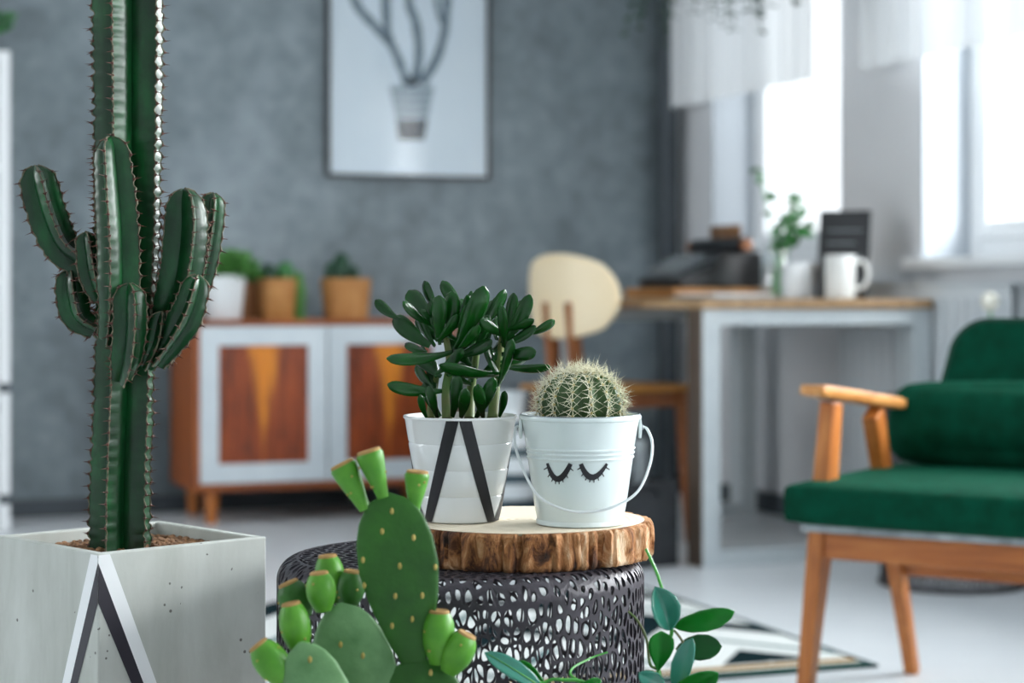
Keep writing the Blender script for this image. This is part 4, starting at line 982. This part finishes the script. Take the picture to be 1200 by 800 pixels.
def tall_cactus():
    side, ang, zr = 0.207, math.radians(43), 0.507; hp = 0.205
    fc = at(115, 649, 2.0); ex = RGT*math.cos(ang)+FWD*math.sin(ang); ey = -RGT*math.sin(ang)+FWD*math.cos(ang)
    ctr = fc+(ex+ey)*side/2; ctr.z = zr-hp; rz = math.atan2(ex.y, ex.x)
    small_stand('plant_stool', 'round wooden stool holding the square concrete planter', ctr.x, ctr.y, zr-hp-0.0005, 0.13)
    t = thing('concrete_planter_cactus', 'tall branching ribbed cactus in a square concrete planter with a chevron', 'potted cactus', ctr, rz)
    s = side/2; th = 0.011; g = G(); zf = hp-0.012
    ring = lambda k, z: [(-k, -k, z), (k, -k, z), (k, k, z), (-k, k, z)]
    vs = ring(s, 0)+ring(s, hp)+ring(s-th, hp)+ring(s-th, hp-0.06)
    fs = [(3, 2, 1, 0)]+[(a*4+i, a*4+(i+1) % 4, a*4+4+(i+1) % 4, a*4+4+i) for a in range(3) for i in range(4)]+[(12, 13, 14, 15)]
    put('planter', G().add(vs, fs), 'concrete', t, smooth=False, bevel=0.0016)
    put('soil', G().box(-s+th, s-th, -s+th, s-th, hp-0.06, zf-0.004), 'soil', t, smooth=False)
    rnd = random.Random(12); g = G()
    for i in range(900):
        x, y = rnd.uniform(-s+th+.003, s-th-.003), rnd.uniform(-s+th+.003, s-th-.003); r = rnd.uniform(0.0022, 0.0048)
        m = 0.004*math.exp(-(x*x+y*y)/0.004); g.ball((x, y, zf-0.004+r*0.5+m), r, 6, 4, (1, rnd.uniform(.7, 1), rnd.uniform(.6, .9)))
    put('gravel', g, 'pebble', t, kind='stuff')
    # chevron painted round the front corner; face A runs along +x at y=-s, face B along +y at x=-s
    def face(q, tt, fc_):
        return (-s+q, -s-0.0004, hp-tt) if fc_ == 0 else (-s-0.0004, -s+q, hp-tt)
    for fc_ in (0, 1):
        bt = hp-0.001
        wq = [(0, 0.0015), (0.0135, 0.0015), (0.0135+0.40*bt, bt), (0.416*(bt-0.0094), bt), (0, 0.0094)]
        bq = [(0, 0.0094), (0.416*(bt-0.0094), bt), (0.45*(bt-0.0495), bt), (0, 0.0495)]
        put('chevron_white', G().add([face(q, tt, fc_) for q, tt in wq], [(0, 1, 2, 3, 4)]), 'chevron_white', t, smooth=False)
        put('chevron_dark', G().add([face(q, tt, fc_) for q, tt in bq], [(0, 1, 2, 3)]), 'chevron_dark', t, smooth=False)
    D = 2.125
    def stem(path, rads, ribs, rot, seed, name='branch', parent=t, tip=True, spread=0.42, sp=0.0125):
        P = [at(x, y, D+d) for x, y, d in path]; S = F/D
        g, cr, s_ = ribbed(P, [(k, r/S) for k, r in rads], ribs, rot, sp, spread, seed, tip=tip, front=-FWD)
        b = put(name, g, 'euph', parent, world=True, autosmooth=50)
        put('rib_crest', cr, 'crest', b, world=True); put('spine_row', s_, 'spine_brown', b, world=True, kind='stuff', smooth=False)
        return b
    stem([(142, 642, 0), (143, 560, 0), (147, 450, 0), (151, 300, 0), (152, 100, 0), (151, -110, 0)], [(0, 38), (.3, 36), (.5, 40), (1, 45)], 5, -0.28, 1, 'main_stem')
    stem([(120, 345, .0), (98, 310, -.005), (72, 288, -.008), (55, 250, -.01), (44, 208, -.008), (41, 194, -.008)], [(0, 12), (.3, 20), (.6, 23), (1, 22)], 4, 0.4, 2)
    stem([(112, 385, .0), (92, 372, -.003), (84, 345, -.006), (82, 315, -.006)], [(0, 12), (.4, 19), (1, 17)], 4, 0.2, 3)
    stem([(132, 400, -.03), (138, 350, -.045), (138, 280, -.05), (133, 210, -.05), (129, 160, -.045)], [(0, 18), (.3, 26), (.7, 25), (1, 20)], 4, -0.12, 4)
    stem([(142, 445, -.035), (148, 420, -.05), (152, 380, -.058), (151, 332, -.058)], [(0, 12), (.3, 19), (.7, 20), (1, 19)], 4, 0.6, 5)
    stem([(185, 420, -.0), (198, 375, -.008), (212, 320, -.012), (218, 265, -.012), (216, 221, -.01)], [(0, 18), (.4, 26), (.8, 27), (1, 22)], 4, 0.5, 6)
    stem([(185, 425, .01), (212, 375, .015), (232, 330, .02), (244, 280, .022), (250, 226, .022)], [(0, 14), (.5, 17), (1, 15)], 4, 0.3, 7)
    stem([(182, 425, -.03), (200, 400, -.038), (220, 365, -.04), (232, 322, -.035)], [(0, 12), (.5, 20), (1, 15)], 4, 0.1, 8)
    stem([(120, 350, -.02), (108, 325, -.03), (103, 295, -.03), (100, 272, -.028)], [(0, 12), (.5, 15), (1, 12)], 4, 0.4, 9)
    stem([(170, 430, -.03), (184, 400, -.036), (190, 365, -.036)], [(0, 11), (.6, 16), (1, 13)], 4, 0.3, 10)
tall_cactus()

# ------------------------------------------------------------------ prickly pear in front of the table
def prickly_pear():
    D = 1.76; S = F/D; c = at(455, 850, D); zt = 0.36
    small_stand('plant_stool', 'low round wooden stool holding the pot of prickly pear', c.x, c.y, 0.199, 0.092, 0.9)
    t = thing('prickly_pear', 'prickly pear cactus with budding green fruits beside the lattice table', 'potted cactus', (c.x, c.y, 0.20))
    put('pot', G().lathe(pot_shell(0.065, 0.085, 0.16, 0.008, 0.005, 0.03), 40), 'terracotta', t)
    put('soil', G().lathe([(0, 0.143), (0.080, 0.14)], 32, caps=(False, False)), 'soil', t)
    rnd = random.Random(21)
    def pad(b, e, hw, tab, mat='pear', thick=0.2, dots=(), side=None):
        P0, P1 = at(b[0], b[1], D+b[2]), at(e[0], e[1], D+e[2]); n = 26
        path = [P0.lerp(P1, i/n) for i in range(n+1)]; d = (P1-P0).normalized(); sd = side or (RGT-d*RGT.dot(d)).normalized()
        rads = [max(0.0006, hw/S*interp(tab, i/n)) for i in range(n+1)]
        o = put('pad', G().tube(path, rads, 28, flat=thick, side=sd), mat, t, world=True); bi = d.cross(sd)
        if bi.dot(FWD) > 0: bi = -bi
        for (u, v) in dots:   # u along the pad, v across (-1..1): felty areole on the near face
            r = hw/S*interp(tab, u); p = P0.lerp(P1, u)+sd*r*v+bi*r*thick*math.sqrt(max(0, 1-v*v))
            ar = put('areole', G().ball(p, 0.0019, 8, 6, (1, 1, 1.6)), 'areole', o, world=True)
        return o
    def fruit(b, e, wtip, dd=0, wb=0.42, mat='pear_fruit', dde=None):
        rnd_ = wb > 0.5; cs = 0.70 if rnd_ else 1.0
        P0, P1 = at(b[0], b[1], D+dd), at(e[0], e[1], D+(dd if dde is None else dde)); n = 14
        tab = [(0, .5), (.15, .72), (.4, .97), (.6, 1.0), (.8, .92), (.93, .75), (1, .60)] if rnd_ else [(0, wb), (.2, wb+0.1), (.5, .76), (.78, .95), (.93, 1.0), (1, .86)]
        path = [P0.lerp(P1, i/n) for i in range(n+1)]; d = (P1-P0).normalized(); r = wtip/S/2
        o = put('fruit', G().tube(path, [r*interp(tab, i/n) for i in range(n+1)], 18), mat, t, world=True)
        g = G(); s1 = d.orthogonal().normalized(); s2 = d.cross(s1); vs = []
        for rr, hh in ((0.90, -0.12), (0.90, 0.06), (0.80, 0.14), (0.62, 0.10), (0.0, -0.02)):
            for k in range(18): a = 2*PI*k/18; vs.append(P1+(s1*math.cos(a)+s2*math.sin(a))*r*cs*max(rr, .01)+d*r*hh)
        put('fruit_crown', G().add(vs, [(a*18+k, a*18+(k+1) % 18, a*18+18+(k+1) % 18, a*18+18+k) for a in range(4) for k in range(18)]), 'pear_tip', o, world=True)
        for k in range(5):
            i = rnd.randint(4, 11); a = rnd.uniform(0, 2*PI); p = path[i]+(s1*math.cos(a)+s2*math.sin(a))*r*interp(tab, i/n)
            put('areole', G().ball(p, 0.0012, 6, 5), 'areole', o, world=True)
    oval = [(0, .16), (.06, .30), (.2, .58), (.4, .86), (.58, 1.0), (.74, .96), (.86, .80), (.94, .56), (.98, .32), (1, .05)]
    rnd_oval = [(0, .22), (.1, .52), (.3, .86), (.5, 1.0), (.7, .97), (.85, .80), (.94, .55), (.985, .28), (1, .05)]
    main = pad((487, 788, 0.0), (453, 577, -.01), 47, oval, 'pear', 0.17,
        [(.80, -.28), (.74, .52), (.60, .05), (.52, -.95), (.44, -.2), (.42, .55), (.56, .92), (.30, .2), (.66, -.85), (.28, -.55), (.90, .1)])
    # lower pads that carry it
    pad((470, 965, 0.0), (500, 772, 0.0), 62, rnd_oval, 'pear', 0.2, [(.93, .2)])
    pad((455, 960, 0.0), (398, 706, 0.0), 50, oval, 'pear_pale', 0.2, [(.75, .3), (.82, -.2)])
    pad((420, 960, -0.05), (352, 752, -.055), 40, rnd_oval, 'pear_pale', 0.22, [(.9, .2)])
    fruit((428, 597), (401, 544), 33, -.006); fruit((449, 583), (432, 529), 32, -.012); fruit((485, 601), (489, 553), 29, -.004)
    fruit((513, 778), (515, 717), 38, -.006, 0.62); fruit((525, 788), (547, 744), 37, -.012, 0.62)
    fruit((379, 716), (374, 672), 35, -.008, 0.6); fruit((390, 706), (384, 652), 36, .03, 0.6); fruit((356, 724), (338, 684), 40, .035, 0.6, 'pear')
    fruit((352, 764), (341, 708), 36, -.03, 0.55); fruit((338, 800), (303, 756), 40, -.045, 0.6); fruit((408, 712), (413, 670), 34, .02, 0.6, 'pear')
prickly_pear()

# ------------------------------------------------------------------ leafy vine at the lower right
def vine():
    D = 1.84; S = F/D; c = at(745, 850, 1.74); zt = 0.39
    t = thing('leafy_vine', 'leafy vine with glossy oval leaves climbing beside the lattice table', 'potted plant', (c.x, c.y, 0))
    put('pot', G().lathe(pot_shell(0.07, 0.085, 0.36, 0.008, 0.004, 0.02), 40), 'grey_pot', t)
    put('soil', G().lathe([(0, 0.342), (0.08, 0.338)], 32, caps=(False, False)), 'soil', t)
    base = Vector((c.x, c.y, 0.335))
    def stem(pts, r0, r1, mat='vine_stem', frombase=True):
        P = ([base+Vector((random.uniform(-.02, .02), random.uniform(-.02, .02), 0))] if frombase else [])+[at(x, y, D+d) for x, y, d in pts]
        P = spline(P, 8); n = len(P); put('stem', G().tube(P, [r0+(r1-r0)*i/(n-1) for i in range(n)], 8), mat, t, world=True)
    stem([(772, 812, -.02), (772, 782, 0), (784, 752, 0), (787, 734, 0), (780, 705, .005), (770, 672, .01), (757, 643, .02)], 0.0022, 0.0014, 'vine_green')
    stem([(775, 800, -.01), (762, 778, 0), (758, 750, .005), (748, 728, .008), (736, 716, .01)], 0.0018, 0.0011)
    stem([(700, 812, -.02), (655, 796, -.02), (636, 800, -.02), (628, 796, -.02)], 0.002, 0.0014, 'vine_green')
    stem([(790, 830, -.01), (800, 800, 0), (806, 775, 0), (800, 752, 0), (790, 738, 0)], 0.0018, 0.0012)
    stem([(690, 815, -.02), (668, 788, .01), (690, 772, .04), (712, 764, .05)], 0.0016, 0.0008, 'vine_green')
    def leaf(b, e, w_, mat, roll=0.0, fold=0.15, arch=0.08, db=0, de=0, profile=None):
        P0, P1 = at(b[0], b[1], D+db), at(e[0], e[1], D+de); d = (P1-P0); L = d.length; d.normalize()
        s = d.cross(-FWD).normalized(); s = Matrix.Rotation(roll, 3, d) @ s; nr = s.cross(d); N, K = 14, 8; vs = []
        prof = profile or [(0, .05), (.08, .38), (.25, .78), (.5, 1.0), (.72, .92), (.88, .62), (.96, .32), (1, .02)]
        for i in range(N+1):
            u = i/N; hw = w_/S/2*interp(prof, u)
            for k in range(K+1):
                v = -1+2*k/K; vs.append(P0+d*L*u+s*hw*v+nr*(arch*L*math.sin(PI*u)+fold*hw*abs(v)*1.0+0.03*hw*math.sin(6*u+3*v)))
        o = put('leaf', G().add(vs, [(i*(K+1)+k, i*(K+1)+k+1, (i+1)*(K+1)+k+1, (i+1)*(K+1)+k) for i in range(N) for k in range(K)]), mat, t, world=True, solid=0.0012, autosmooth=80)
        put('midrib', G().tube([P0+d*L*u+nr*(arch*L*math.sin(PI*u))+nr*0.0004 for u in [i/10*0.95 for i in range(11)]], [0.0009*(1-i/14) for i in range(11)], 6), 'vine_green', o, world=True)
    leaf((785, 738), (767, 687), 36, 'hoya_teal', 0.25, 0.75, 0.05, 0, -.01)
    leaf((790, 734), (861, 716), 27, 'hoya', 0.15, 0.12, 0.06, 0, -.02)
    leaf((792, 760), (846, 757), 31, 'hoya_dark', -0.2, 0.15, 0.05, .008, .005)
    leaf((771, 786), (775, 739), 31, 'hoya', 0.1, 0.35, 0.05, -.004, -.012, [(0, .02), (.15, .3), (.4, .75), (.65, 1), (.85, .95), (.95, .6), (1, .1)])
    leaf((792, 812), (812, 747), 26, 'hoya_teal', -0.5, 0.2, 0.07, -.012, -.03)
    leaf((788, 812), (842, 788), 30, 'hoya', 0.2, 0.2, 0.06, -.02, -.04)
    leaf((778, 806), (748, 788), 24, 'hoya_teal', 0.1, 0.2, 0.05, -.01, -.03)
    leaf((636, 806), (568, 764), 22, 'hoya_teal', 0.35, 0.2, 0.06, -.02, -.03)
    leaf((640, 808), (606, 774), 22, 'hoya', -0.3, 0.2, 0.06, -.015, -.005)
    leaf((672, 812), (704, 796), 18, 'hoya', 0.2, 0.2, 0.06, -.02, -.01)
vine()

# ------------------------------------------------------------------ hanging fern in the window corner (pot is above the frame)
def fern():
    p = at(830, -48, 6.0)
    t = thing('hanging_fern', 'dark arching fern hanging from the ceiling before the curtained window', 'hanging plant', p)
    put('pot', G().lathe([(0.05, -0.10), (0.07, -0.08), (0.085, 0.0), (0.08, 0.0)], 28), 'grey_pot', t)
    for k in range(3):
        a = 2*PI*k/3; put('cord', G().tube([(0.08*math.cos(a), 0.08*math.sin(a), 0), (0, 0, 0.35), (0, 0, CEIL-p.z)], 0.002, 5), 'black', t)
    rnd = random.Random(8)
    for k in range(22):
        a = 2*PI*k/22+rnd.uniform(-.1, .1); L = rnd.uniform(0.16, 0.30); dn = rnd.uniform(0.10, 0.24)
        path = bez((0.03*math.cos(a), 0.03*math.sin(a), 0), (L*0.7*math.cos(a), L*0.7*math.sin(a), 0.14), (L*math.cos(a), L*math.sin(a), -dn), 14)
        g = G().tube(path, [0.0016]*15, 5)
        for i in range(3, 15):
            d = (path[i]-path[i-1]).normalized(); s = d.cross(UP).normalized()
            for sg in (-1, 1): leafquad(g, path[i], d*0.4+s*sg, 0.06*(1-0.6*i/15), 0.026, UP)
        put('frond', g, 'leaf_dark', t)
fern()
